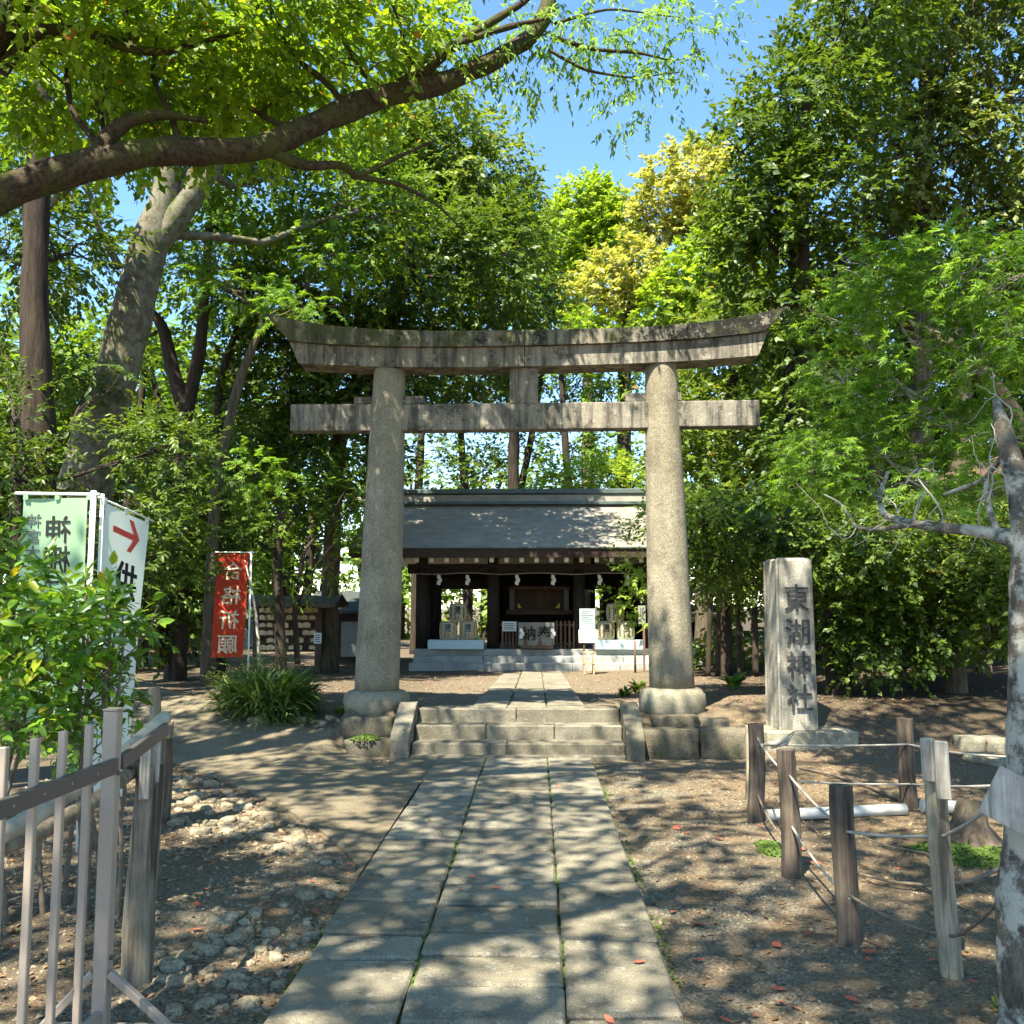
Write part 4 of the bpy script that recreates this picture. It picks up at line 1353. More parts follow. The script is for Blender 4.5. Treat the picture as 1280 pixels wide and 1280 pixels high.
pts = [at(-30, 1075, 3.3), at(60, 1035, 3.6), at(120, 1000, 3.9), at(185, 948, 4.3)]
build('cane', MB().tube(resample(pts, 24), [.030 + .003 * (i % 5 == 0) for i in range(24)], 14), M['log'], br_)

# ------------------------------------------------------------------ rope fence on the right
P1, b1, t1 = px_post('fence_post', 'dark weathered fence post in front of the stone stele plinth', 'post', (945, 1026), (945, 905), 21, M['darklog'], seed=11, group='posts of the rope fence')
_, b1b, _ = px_post('fence_post', 'thin pale post hiding behind the dark post by the stele', 'post', (936, 1000), (936, 907), 9, M['palelog'], seed=18, group='posts of the rope fence')
P2, b2, t2 = px_post('fence_post', 'second dark fence post from the stele, pale knot below its top', 'post', (990, 1095), (983, 937), 24, M['darklog'], seed=12, group='posts of the rope fence')
P3, b3, t3 = px_post('fence_post', 'nearest dark fence post with frayed pale top', 'post', (1060, 1178), (1052, 982), 29, M['darklog'], seed=13, group='posts of the rope fence')
y4 = gp(1188, 1220)[1]
P4, b4, t4 = px_post('fence_post', 'tall pale fence post with two grey boards nailed to its top', 'post', (1189, 1220), (1168, 950), 27, M['palelog'], seed=14, group='posts of the rope fence',
                     boards=[(tuple(at(1161, 950, y4 - .05)), (.055, .035, .19), .05, M['board']), (tuple(at(1178, 963, y4 - .09)), (.058, .03, .25), -.1, M['board'])])
P5, b5, t5 = px_post('fence_post', 'dark round fence post at the back beyond the pale pipe', 'post', (1137, 1010), (1130, 898), 20, M['darklog'], seed=15, group='posts of the rope fence')
def rope(label, pts, r=.0075, sag=.0, m='rope', n=20):
    pts = [np.array(p, float) for p in pts]
    out = []
    for p, q in zip(pts[:-1], pts[1:]):
        for s in np.linspace(0, 1, n)[:-1]:
            z = p * (1 - s) + q * s; z[2] -= sag * 4 * s * (1 - s); out.append(z)
    out.append(pts[-1])
    o = build('rope', MB().tube(out, r, 7), M[m]); tag(o, label, 'rope', 'ropes of the fence'); return o
def on(base, top, s, r=.055): return np.array(base) * (1 - s) + np.array(top) * s + [0, -r, 0]
trk = at(1262, 1060, 3.75)
rope('upper rope from the dark post by the stele to the second post', [on(b1, t1, .86), on(b2, t2, .80)], sag=.03)
rope('upper rope sloping between second and nearest dark posts', [on(b2, t2, .8), on(b3, t3, .72)], sag=.02)
rope('upper rope from the nearest dark post past the pale post to the trunk', [on(b3, t3, .72), on(b4, t4, .66), at(1262, 990, 3.8)], sag=.012)
rope('lower rope from the dark post by the stele to the second post', [on(b1, t1, .28), on(b2, t2, .27)], sag=.06, m='twig')
rope('lower rope sloping between second and nearest dark posts', [on(b2, t2, .40), on(b3, t3, .30)], sag=.03)
rope('lower slack rope from the nearest dark post towards the lichen trunk', [on(b3, t3, .32), on(b4, t4, .20), at(1262, 1108, 3.8)], sag=.03, m='twig')
rope('back rope from the dark post by the stele to the rear post', [on(b1, t1, .80), on(b5, t5, .72)], sag=.01)
rope('back rope from the rear post to the right edge', [on(b5, t5, .72), at(1300, 946, 7.2)], sag=.03)
rope('lower back rope across to the rear post', [at(985, 976, 7.0), on(b5, t5, .28), at(1240, 982, 7.2)], sag=.01)
# knot at the top of the first post
kn = build('rope_knot', MB().tube([t1 + np.array([.05, -.06, -.14]), t1 + np.array([.12, -.09, -.13]), t1 + np.array([.19, -.08, -.10]), t1 + np.array([.26, -.06, -.05]), t1 + np.array([.2, -.08, -.13]), t1 + np.array([.09, -.07, -.16])], [.013, .016, .014, .01, .014, .012], 7, jit=.3), M['rope'])
tag(kn, 'frayed white rope knot beside the dark post by the stele', 'knot')
a, b = gp(958, 1026), gp(1132, 1019); o = build('plastic_pipe', MB().tube([a + [0, 0, .04], b + [0, 0, .045]], .042, 14), M['pipe']); tag(o, 'longer pale pipe lying on the ground behind the rope fence', 'pipe')
a, b = gp(1152, 1016), gp(1238, 1018); o = build('plastic_pipe', MB().tube([a + [0, 0, .05], b + [0, 0, .05]], .05, 14), M['pipe']); tag(o, 'shorter pale pipe lying between the rear post and the stump', 'pipe')
yb = 3.62
p = at(1262, 992, yb)
bd = thing('wooden_board', 'blank grey wooden board fixed across the lichen trunk at the right edge', 'board', p)
A = at(1234, 958, yb - .02); B_ = at(1330, 1005, yb - .14)
build('plank', MB().bar((A + at(1238, 1012, yb - .02)) / 2, (B_ + at(1330, 1062, yb - .14)) / 2, .022, .19, .003, up=(0, 0, 1)), M['board'], bd)
# stump and moss
sp_ = gp(1214, 1052)
stp = thing('tree_stump', 'small rotten tree stump with flared roots in bright moss', 'stump', sp_)
build('stump', MB().tube([sp_ + [0, 0, -.05], sp_ + [.0, 0, .02], sp_ + [.01, 0, .12], sp_ + [.03, .02, .27]], [.25, .19, .12, .095], 16, jit=.35, seed=4), M['bark_brown'], stp)
for k, a_ in enumerate((-2.6, -1.9, -3.4)):
    d = np.array([math.cos(a_), math.sin(a_), 0])
    build('root', MB().tube([sp_ + d * .1 + [0, 0, .06], sp_ + d * .25 + [0, 0, .02], sp_ + d * .42 + [0, 0, -.02]], [.05, .035, .02], 7, jit=.3, seed=k), M['bark_brown'], stp)

# ------------------------------------------------------------------ stones, pebbles, fallen leaves, twigs
rs = np.random.RandomState(17)
rock_me = []
for k in range(7):
    mb = MB().rock((0, 0, 0), (1, .8, .5), 3, .72, .16, 30 + k)
    me = bpy.data.meshes.new('field_stone'); me.from_pydata(mb.arrays().tolist(), [], mb.f); me.polygons.foreach_set('use_smooth', [True] * len(mb.f)); me.materials.append(M['rock']); rock_me.append(me)
def in_poly(x, y, P):
    c = False; j = len(P) - 1
    for i in range(len(P)):
        if (P[i][1] > y) != (P[j][1] > y) and x < (P[j][0] - P[i][0]) * (y - P[i][1]) / (P[j][1] - P[i][1]) + P[i][0]: c = not c
        j = i
    return c
zones = [([(212, 958), (282, 985), (352, 1022), (440, 1088), (380, 1075), (300, 1050), (215, 1040)], 120, 13, 30, 'grey brown field stone in the stony strip along the concrete ramp', 'stones beside the ramp'),
         ([(190, 1185), (330, 1120), (445, 1095), (380, 1200), (330, 1275), (200, 1275)], 80, 16, 46, 'flat tan field stone in the dirt left of the paved path', 'stones beside the path'),
         ([(250, 893), (300, 900), (430, 922), (430, 900), (360, 885), (270, 872)], 44, 10, 26, 'grey stone edging the mound under the leafy clump', 'stones at the mound')]
for poly, n, s0, s1, lb, gr in zones:
    k = 0
    while k < n:
        x, y = rs.uniform(min(p[0] for p in poly), max(p[0] for p in poly)), rs.uniform(min(p[1] for p in poly), max(p[1] for p in poly))
        if not in_poly(x, y, poly): continue
        g_ = gp(x, y); s = (s0 + (s1 - s0) * rs.rand() ** 2.2) * .72 * mpp(g_[1])
        if g_[0] > -1.1: continue
        o = bpy.data.objects.new('field_stone', rock_me[rs.randint(7)])
        o.location = (g_[0], g_[1], g_[2] + s * .03); o.rotation_euler = (rs.uniform(-.2, .2), rs.uniform(-.2, .2), rs.rand() * 6.28)
        o.scale = (s, s * rs.uniform(.75, 1.1), s * rs.uniform(.8, 1.4)); COL.objects.link(o); tag(o, lb, 'stone', gr); k += 1
for (px, py, w, lb) in ((667 / 1280 * 480, 840 + 540 / 2.667, 25, 'rounded tan boulder at the lower end of the stony strip'), (862 / 2.667, 840 + 172 / 2.667, 27, 'long pale stone at the front of the mound'),
                        (597 / 2.667, 840 + 1040 / 2.667, 30, 'pale flat stone beside the foot of the split log post'), (520 / 2.667, 840 + 950 / 2.667, 20, 'squarish tan stone right of the split log post')):
    g_ = gp(px, py); s = w * mpp(g_[1]); o = bpy.data.objects.new('field_stone', rock_me[rs.randint(7)])
    o.location = (g_[0], g_[1], g_[2] + s * .1); o.rotation_euler = (0, 0, rs.rand()); o.scale = (s * 1.1, s * .9, s * 1.0); COL.objects.link(o); tag(o, lb, 'stone')

def scatter_mesh(name, template_V, template_F, pos, scale, rot, m, tone=None, smooth=False):
    """many small pieces joined in one mesh: pos (N,3), scale (N,) or (N,3), rot (N,3,3)"""
    Nn, k = len(pos), len(template_V)
    sc = np.asarray(scale)
    if sc.ndim == 1: sc = np.repeat(sc[:, None], 3, 1)
    V = template_V[None] * sc[:, None, :]
    V = np.einsum('nij,nkj->nki', rot, V) + pos[:, None, :]
    V = V.reshape(-1, 3)
    tf = np.array(template_F); nf, vpf = tf.shape
    Fc = (tf[None] + (np.arange(Nn) * k)[:, None, None]).reshape(-1)
    me = bpy.data.meshes.new(name)
    me.vertices.add(len(V)); me.vertices.foreach_set('co', V.astype(np.float32).ravel())
    me.loops.add(len(Fc)); me.loops.foreach_set('vertex_index', Fc.astype(np.int32))
    me.polygons.add(Nn * nf)
    me.polygons.foreach_set('loop_start', np.arange(0, Nn * nf * vpf, vpf, dtype=np.int32))
    me.polygons.foreach_set('loop_total', np.full(Nn * nf, vpf, np.int32))
    if smooth: me.polygons.foreach_set('use_smooth', np.ones(Nn * nf, bool))
    if tone is not None:
        at_ = me.attributes.new('tone', 'FLOAT', 'FACE')
        at_.data.foreach_set('value', np.repeat(np.clip(tone, 0, 1), nf).astype(np.float32))
    me.materials.append(m)
    me.update(calc_edges=True)
    return me
def rand_rot(n, rs, tilt=.5):
    a = rs.rand(n) * 2 * math.pi; ca, sa = np.cos(a), np.sin(a)
    Rz = np.zeros((n, 3, 3)); Rz[:, 0, 0] = ca; Rz[:, 0, 1] = -sa; Rz[:, 1, 0] = sa; Rz[:, 1, 1] = ca; Rz[:, 2, 2] = 1
    t = rs.normal(size=n) * tilt; b = rs.rand(n) * 6.28; ct, st_ = np.cos(t), np.sin(t)
    Rx = np.zeros((n, 3, 3)); Rx[:, 0, 0] = 1; Rx[:, 1, 1] = ct; Rx[:, 1, 2] = -st_; Rx[:, 2, 1] = st_; Rx[:, 2, 2] = ct
    cb, sb2 = np.cos(b), np.sin(b)
    R2 = np.zeros((n, 3, 3)); R2[:, 0, 0] = cb; R2[:, 0, 1] = -sb2; R2[:, 1, 0] = sb2; R2[:, 1, 1] = cb; R2[:, 2, 2] = 1
    return np.einsum('nij,njk,nkl->nil', Rz, Rx, R2)
octV = np.array([(1, 0, 0), (0, 1, 0), (-1, 0, 0), (0, -1, 0), (0, 0, .7), (.1, 0, -.7)], float) * .5
octF = [(0, 1, 4), (1, 2, 4), (2, 3, 4), (3, 0, 4)]
def stuff_points(n, x0, x1, y0, y1, ybias=1.0, avoid=True, seed=1):
    r = np.random.RandomState(seed)
    x = r.uniform(x0, x1, n * 2); y = y0 + (y1 - y0) * r.rand(n * 2) ** ybias
    if avoid:
        ok = ~((x > -1.05) & (x < .62) & (y < 10.7))
        rb = np.array([in_poly(a, b, list(map(tuple, LL)) + list(map(tuple, RR[::-1]))) for a, b in zip(x, y)]) if seed < 100 else np.zeros(len(x), bool)
        ok &= ~rb
        x, y = x[ok], y[ok]
    x, y = x[:n], y[:n]
    return np.stack([x, y, H(x, y)], 1)
def stuff(name, me):
    o = bpy.data.objects.new(name, me); COL.objects.link(o); o['kind'] = 'stuff'; return o
r = np.random.RandomState(2)
p1 = stuff_points(24000, -4.5, -1.0, 1.8, 10, 1.5, seed=21); p2 = stuff_points(36000, .55, 4.2, 1.8, 10.5, 1.7, seed=22); p3 = stuff_points(7000, -6, 5, 10.6, 20, 1.2, seed=123)
p3 = p3[~((p3[:, 0] > -.78) & (p3[:, 0] < .62))]
pos = np.concatenate([p1, p2, p3])
sz = np.r_[.006 + .035 * r.rand(len(p1)) ** 4, .005 + .022 * r.rand(len(p2)) ** 4, .01 + .03 * r.rand(len(p3)) ** 3]
stuff('gravel', scatter_mesh('gravel', octV, octF, pos, sz[:, None] * r.uniform(.6, 1.4, (len(pos), 3)), rand_rot(len(pos), r, .4), M['rock'], smooth=False))
leafV = np.array([(0, -.5, 0), (-.24, -.05, .06), (0, .5, .03), (.24, -.05, .08)], float); leafF = [(0, 3, 1), (3, 2, 1)]
p1 = stuff_points(7000, -4.5, -1.0, 2, 10, 1.2, seed=24); p2 = stuff_points(5200, .7, 6, 2.5, 14, 1.0, seed=25); p3 = stuff_points(11000, -6, 5, 10.4, 21, 1.0, seed=126)
p3 = p3[~((p3[:, 0] > -.78) & (p3[:, 0] < .62) & (r.rand(len(p3)) > .03))]
pos = np.concatenate([p1, p2, p3]); pos[:, 2] += .006
keep = nz(pos, .8, 9) + r.rand(len(pos)) * .9 > .1
pos = pos[keep]
stuff('leaf_litter', scatter_mesh('leaf_litter', leafV, leafF, pos, .02 + .03 * r.rand(len(pos)), rand_rot(len(pos), r, .35), M['litter'], tone=r.rand(len(pos)) * .93))
# red fallen leaves
me = scatter_mesh('fallen_leaf', np.array([(0, -.5, 0), (-.26, -.1, .05), (-.18, .25, .1), (0, .5, .16), (.18, .25, .12), (.26, -.1, .07), (0, 0, 0)], float), [(0, 6, 1), (1, 6, 2), (2, 6, 3), (3, 6, 4), (4, 6, 5), (5, 6, 0)], np.zeros((1, 3)), np.ones(1), np.eye(3)[None], M['redleaf'])
r = np.random.RandomState(31)
spots = []
for k in range(36): spots.append((r.uniform(.62, 1.9), 2.9 + 4.2 * r.rand()))
for k in range(24): spots.append((r.uniform(-2.2, -1.05), 2.9 + 4 * r.rand()))
for k in range(26): spots.append((r.uniform(-1.0, .6), 2.7 + 6 * r.rand() ** 1.3))
for k in range(22): spots.append((r.uniform(1.6, 3.2), 4 + 5 * r.rand()))
for i, (x, y) in enumerate(spots):
    onp = -1.03 < x < .59
    s = r.uniform(.032, .078)
    o = bpy.data.objects.new('fallen_leaf', me); o.location = (x, y, (.038 if onp else h1(x, y) + .012)); o.rotation_euler = (r.uniform(-.25, .25), r.uniform(-.25, .25), r.rand() * 6.28); o.scale = (s * 1.1, s, s)
    COL.objects.link(o)
    tag(o, 'small red fallen leaf lying on the grey paving slabs' if onp else ('small red fallen leaf on the ground right of the paving' if x > 0 else 'small red fallen leaf on the stony dirt left of the paving'), 'leaf', 'red fallen leaves')
# moss patches: tight tufts
def moss_patch(label, px, py, rx, ry, n, seed, hz=.03, m='moss'):
    c = gp(px, py); r = np.random.RandomState(seed)
    a = r.rand(n) * 6.28; q = np.sqrt(r.rand(n)) * (1 + .25 * np.sin(a * 3 + seed))
    x = c[0] + rx * q * np.cos(a); y = c[1] + ry * q * np.sin(a)
    pos = np.stack([x, y, H(x, y) + hz * (1 - q ** 2) + .002], 1)
    o = stuff('moss_patch', scatter_mesh('moss_patch', octV, octF, pos, .012 + .02 * r.rand(n), rand_rot(n, r, 1.0), M[m]))
    o['label'] = label
moss_patch('bright green moss in front of the rotten stump', 1212, 1068, .34, .30, 2600, 1)
moss_patch('bright green moss at the foot of the second dark post', 966, 1062, .12, .2, 700, 2)
c = at(457, 911, 10.3)
r = np.random.RandomState(6); n = 700; a = r.rand(n) * 6.28; q = np.sqrt(r.rand(n))
pos = np.stack([c[0] + .17 * q * np.cos(a), 10.3 + .12 * q * np.sin(a), .175 + .05 * (1 - q ** 2)], 1)
o = stuff('moss_patch', scatter_mesh('moss_patch', octV, octF, pos, .012 + .016 * r.rand(n), rand_rot(n, r, 1.0), M['moss'])); o['label'] = 'bright moss cushion on the stone left of the steps'
r = np.random.RandomState(61)
jx = np.concatenate([r.normal(-.53, .008, 1500), r.normal(.115, .008, 1500), r.normal(-1.045, .02, 500), r.normal(.59, .02, 700)])
jy = 2.6 + 7.4 * r.rand(len(jx)) ** 1.2
jp = np.stack([jx, jy, np.where(np.abs(jx) > .56, H(jx, jy) + .012, .012)], 1)
jp = jp[nz(jp, 1.3, 8) + r.rand(len(jp)) * .5 > .15]
o = stuff('joint_moss', scatter_mesh('joint_moss', octV, octF, jp, .010 + .014 * r.rand(len(jp)), rand_rot(len(jp), r, 1.0), M['moss'])); o['label'] = 'moss growing in the joints of the paved approach'
tV = np.array([(-.5, -.02, 0), (.5, -.012, 0), (.5, .012, 0), (-.5, .02, 0), (0, .07, .035), (0, .04, .03)], float); tF = [(0, 5, 4), (0, 4, 3), (5, 1, 2), (5, 2, 4)]
tp = np.concatenate([stuff_points(420, -4, -1.05, 2.2, 9.5, 1.2, seed=51), stuff_points(620, .65, 4.5, 2.4, 12, 1.1, seed=52), stuff_points(200, -5, 4.5, 11, 19, 1, seed=153)])
tp[:, 2] += .008
o = stuff('dead_twigs', scatter_mesh('dead_twigs', tV, tF, tp, np.stack([.05 + .14 * r.rand(len(tp)) ** 2, .07 + .05 * r.rand(len(tp)), .07 + .05 * r.rand(len(tp))], 1), rand_rot(len(tp), r, .15), M['twig']))
# roots and dead twigs on the ground at the right
def gtw(label, pxs, r0, r1, m='twig', seed=0, name='fallen_twig', cat='twig', lift=.01):
    pts = [gp(*p) + [0, 0, lift + .02 * abs(math.sin(i * 1.7 + seed))] for i, p in enumerate(pxs)]
    o = build(name, MB().tube(resample(pts, 16), np.linspace(r0, r1, 16), 7, jit=.2, seed=seed), M[m]); tag(o, label, cat)
gtw('long crooked dead branch on the ground right of the pale post', [(1075, 1103), (1120, 1112), (1165, 1118), (1210, 1110), (1262, 1092)], .008, .014, seed=1, lift=.03)
gtw('thin dead twig between the nearest dark post and the stump', [(1080, 1052), (1110, 1062), (1160, 1072), (1190, 1098)], .005, .009, seed=2)
gtw('bare surface root crossing the soil behind the pale pipe', [(1000, 962), (1040, 972), (1085, 985), (1125, 1003)], .012, .02, seed=3)
gtw('small dead twig near the second dark post', [(1003, 1030), (1030, 1050), (1052, 1045)], .004, .006, seed=4)
gtw('thin grey twig on the dirt behind the metal bars', [(20, 1118), (50, 1120), (85, 1126)], .006, .01, seed=5)

# ------------------------------------------------------------------ trees and shrubs
T_DIA = (np.array([(0, 0, 0), (-.30, .45, .08), (0, 1, -.04), (.30, .45, .08)], float), [(0, 3, 2), (0, 2, 1)])
T_LEAF = (np.array([(0, 0, 0), (-.20, .30, .07), (-.17, .66, .04), (0, 1, -.10), (.17, .66, .04), (.20, .30, .07), (0, .48, -.02)], float),
          [(0, 6, 1), (1, 6, 2), (2, 6, 3), (3, 6, 4), (4, 6, 5), (5, 6, 0)])
T_LONG = (np.array([(0, 0, 0), (-.10, .40, .04), (0, 1, -.10), (.10, .40, .04)], float), [(0, 3, 2), (0, 2, 1)])
T_MED = (np.array([(0, 0, 0), (-.19, .42, .05), (0, 1, -.10), (.19, .42, .05)], float), [(0, 3, 2), (0, 2, 1)])
def _maple():
    V, Fs = [], []
    for a, l in ((-95, .55), (-48, .85), (0, 1.0), (48, .85), (95, .55)):
        c, s = math.cos(R(a)), math.sin(R(a)); n = len(V)
        for x, y, z in ((0, 0, 0), (-.13 * l, .45 * l, .03), (0, l, -.16 * l), (.13 * l, .45 * l, .03)):
            V.append((x * c + y * s, -x * s + y * c, z))
        Fs += [(n, n + 3, n + 2), (n, n + 2, n + 1)]
    return np.array(V, float), Fs
T_MAPLE = _maple()

def basis(d, up):
    """rotation matrices whose y axis is d and whose z axis is close to up"""
    d = d / (np.linalg.norm(d, axis=1)[:, None] + 1e-9)
    x = np.cross(d, up); x /= np.linalg.norm(x, axis=1)[:, None] + 1e-9
    z = np.cross(x, d)
    return np.stack([x, d, z], 2)

def foliage(name, lobes, m, leaf, cov, tmpl=T_DIA, tw=4.5, per=14, seed=0, droop=.25, clump=.35, cf=1.1, shell=.5, flat=0.0, parent=None, cap=None, gap=0.0):
    """leaves on short sprays spread through ellipsoidal lobes. lobes: (centre, radii)"""
    r = np.random.RandomState(seed)
    la = (.26 if tmpl is T_DIA else .3 if tmpl is T_MAPLE else .12 if tmpl is T_LONG else .27) * leaf * leaf
    PO, DI, TO, UP = [], [], [], []
    for c, rad in lobes:
        c, rad = np.array(c, float), np.array(rad, float)
        area = math.pi * (rad[0] * rad[2] + rad[0] * rad[1] * .5)
        nl = int(cov * area / la)
        nt = max(6, nl // per)
        u = r.normal(size=(nt * 3, 3)); u /= np.linalg.norm(u, axis=1)[:, None]
        q = r.rand(nt * 3) ** (1 / 3.0)
        q = shell * (1 - (1 - q) * .45) + (1 - shell) * q
        # uneven outline and hollows: sprays gather in clumps
        q = q * (1 + .16 * nz(u * 2.1 + c, 1.0, seed) + .10 * nz(u * 5.3 + c, 1.0, seed + 1))
        p = c + u * q[:, None] * rad
        k = nz(p, cf, seed + 2)
        ok = (k + r.normal(size=len(k)) * .25) > (-1.2 + clump * 2.0)
        p, u, k = p[ok][:nt], u[ok][:nt], k[ok][:nt]
        if gap: 
            g_ = nz(p, .55, seed + 5) > -1.1 + gap * 1.6
            p, u, k = p[g_], u[g_], k[g_]
        n = len(p)
        td = u * (1 - flat) + r.normal(size=(n, 3)) * .5 + np.array([0, 0, .15 - droop * .6])
        td[:, 2] *= (1 - flat * .8)
        td /= np.linalg.norm(td, axis=1)[:, None]
        L = leaf * tw * r.uniform(.6, 1.2, n)
        s = np.repeat(np.linspace(.0, 1, per)[None], n, 0) + r.uniform(-.04, .04, (n, per))
        pos = p[:, None, :] + td[:, None, :] * (s * L[:, None])[:, :, None]
        pos[:, :, 2] -= (s ** 2) * (L[:, None]) * droop * .6
        side = np.where(np.arange(per) % 2 == 0, 1, -1)[None, :, None]
        upv = np.array([0, 0, 1.0])
        sx = np.cross(td, upv); sx /= np.linalg.norm(sx, axis=1)[:, None] + 1e-6
        d = td[:, None, :] * (.35 + .9 * s[:, :, None]) + sx[:, None, :] * side * .8 + r.normal(size=(n, per, 3)) * .38
        d[:, :, 2] -= droop
        up = np.array([0, -.12, 1.0]) + r.normal(size=(n, per, 3)) * .45 + u[:, None, :] * .45
        tone = .5 + .17 * k[:, None] + .14 * r.normal(size=(n, 1)) + .17 * r.normal(size=(n, per)) + .10 * (q[ok][:nt][:n][:, None] if len(q[ok][:nt]) >= n else .5)
        PO.append(pos.reshape(-1, 3)); DI.append(d.reshape(-1, 3)); UP.append(up.reshape(-1, 3)); TO.append(tone.reshape(-1))
    PO, DI, UP, TO = map(np.concatenate, (PO, DI, UP, TO))
    if cap and len(PO) > cap:
        i = r.permutation(len(PO))[:cap]; PO, DI, UP, TO = PO[i], DI[i], UP[i], TO[i]
    sc = leaf * r.uniform(.5, 1.35, len(PO))
    rot = basis(DI, UP)
    if parent is not None:
        PO = PO - np.array(parent.location)
    TO = np.clip(TO, 0, .95); TO[r.rand(len(TO)) < .012] = 1.0
    me = scatter_mesh(name, tmpl[0], tmpl[1], PO, sc, rot, m, tone=TO)
    foliage.count = getattr(foliage, 'count', 0) + len(PO) * len(tmpl[1])
    o = bpy.data.objects.new(name, me)
    return link(o, parent)

def wob(pts, n, amp, seed):
    P = resample(np.array(pts, float), n)
    r = np.random.RandomState(seed)
    a = r.rand(3) * 6; L = np.linalg.norm(P[-1] - P[0]) + 1e-6
    s = np.linspace(0, 1, n)
    w = np.sin(s * math.pi)[:, None]
    P = P + amp * L * w * np.stack([np.sin(s * 7 + a[0]), np.sin(s * 6 + a[1]), .6 * np.sin(s * 8 + a[2])], 1)
    return P

def branches(lobes, trunk, r0, seed, sub=5, subr=.35, start=.45, dens=1.0, reach=.9):
    """limbs from the trunk line to each lobe, forking to points inside it"""
    mb = MB(); r = np.random.RandomState(seed)
    trunk = np.array(trunk, float)
    T = resample(trunk, 30)
    i0 = int(30 * start)
    for li, (c, rad) in enumerate(lobes):
        c = np.array(c, float); rad = np.array(rad, float)
        d = np.linalg.norm(T[i0:] - c, axis=1) + .6 * np.maximum(0, T[i0:, 2] - c[2])
        a = T[i0 + int(np.argmin(d))]
        if a[2] > c[2] - .1 * rad[2]: a = T[max(i0, int(np.argmin(d)) + i0 - 4)]
        end = c + np.array([0, 0, rad[2] * .1])
        mid = (a + end) / 2 + np.array([0, 0, -.08 * np.linalg.norm(end - a)])
        P = wob([a, mid, end], 10, .03, seed + li)
        mb.tube(P, np.linspace(r0 * .5, r0 * .22, 10), 7, caps=True, jit=.12, seed=li)
        for k in range(int(sub * dens)):
            u = r.normal(size=3); u /= np.linalg.norm(u); u[2] = abs(u[2]) * .8 - .1; u[1] -= .15
            b = P[r.randint(4, 10)]
            e = c + u * rad * reach * r.uniform(.65, 1.0)
            Q = wob([b, (b + e) / 2 + r.normal(size=3) * .06 * rad, e], 8, .05, seed + 31 * li + k)
            rr = r0 * subr * r.uniform(.35, .7)
            mb.tube(Q, np.linspace(rr, rr * .25, 8), 5, caps=False)
            for j in range(2):
                b2 = Q[r.randint(3, 7)]; e2 = e + r.normal(size=3) * rad * .35
                mb.tube(wob([b2, e2], 5, .05, k + j), np.linspace(rr * .45, rr * .12, 5), 4, caps=False)
    return mb

def lob(specs):
    out = []
    for px, py, Yd, rx, ry, *dd in specs:
        c = at(px, py, Yd)
        out.append((c, (rx * mpp(Yd), dd[0] if dd else max(rx, ry) * mpp(Yd) * .9, ry * mpp(Yd))))
    return out

def tree(name, label, cat, trunks, specs, bark, leafm, leaf, cov, r0=None, group=None, base=None, extra_lobes=(), bstart=.45, bsub=5, bdens=1.0, sides=14, tjit=.12, seed=0, **kw):
    """trunks: list of [(px, py, Y, radius in m), ...]; the first starts at the ground"""
    first = trunks[0]
    b = at(first[0][0], first[0][1], first[0][2]) if base is None else np.array(base)
    loc = (b[0], b[1], h1(b[0], b[1]))
    t = thing(name, label, cat, loc, 0, group)
    mb = MB(); lines = []
    for k, tr in enumerate(trunks):
        if k and tr[0][1] >= 800: mb = MB()
        pts = [at(p[0], p[1], p[2]) for p in tr]
        if k == 0 and pts[0][2] > loc[2]:
            pts = [np.array([pts[0][0], pts[0][1], loc[2] - .15])] + pts; rad = [tr[0][3] * 1.25] + [p[3] for p in tr]
        else: rad = [p[3] for p in tr]
        n = max(14, len(pts) * 5)
        P = resample(pts, n)
        if name == 'oak_tree' and k == 0: rad = [v * .71 for v in rad]
        if name == 'leaning_tree': rad = [v * .88 for v in rad]
        dd = np.r_[0, np.cumsum(np.linalg.norm(np.diff(np.array(pts), axis=0), axis=1))]
        rr = np.interp(np.linspace(0, dd[-1], n), dd, rad)
        # soften the corners of the measured line
        for _ in range(2): P[1:-1] = (P[:-2] + 2 * P[1:-1] + P[2:]) / 4
        mb.tube(P, rr, sides, caps=True, jit=tjit, seed=seed + k)
        lines.append(P)
        if k + 1 == len(trunks) or trunks[k + 1][0][1] >= 800: build('trunk', mb, M[bark], t)
    L = lob(specs) + list(extra_lobes)
    if L:
        mb = branches(L, lines[-1] if len(lines) == 1 else np.concatenate(lines), r0 or trunks[0][-1][3], seed, start=bstart, sub=bsub, dens=bdens)
        build('branches', mb, M[bark], t)
        foliage('crown', L, M[leafm], leaf, cov, seed=seed, parent=t, **kw)
    return t

# --- the big oak: its limb crosses the picture at upper left, its crown shades the approach
limb = [(-60, 275, 7.4, .21), (0, 243, 7.5, .20), (100, 208, 7.7, .185), (190, 190, 7.9, .17), (262, 190, 8.1, .165), (330, 185, 8.3, .16), (400, 152, 8.6, .165), (470, 122, 8.9, .165), (550, 106, 9.2, .155), (620, 76, 9.5, .14), (668, 45, 9.7, .12), (688, 5, 9.8, .115), (688, -60, 9.9, .10), (700, -160, 9.6, .07)]
oak_l = []
def wl(x, y, z, rx, ry=None, rz=None): return ((x, y, z), (rx, ry or rx, rz or rx * .5))
oak_lobes = lob([(60, 40, 8.2, 150, 90, 1.3), (190, 30, 8.6, 150, 100, 1.4), (330, 20, 8.8, 130, 100, 1.3), (430, 60, 9.2, 110, 85, 1.2), (120, 130, 8.8, 120, 55, .9), (490, 10, 9.0, 80, 60, .9), (270, 110, 9.0, 130, 60, 1.0)])
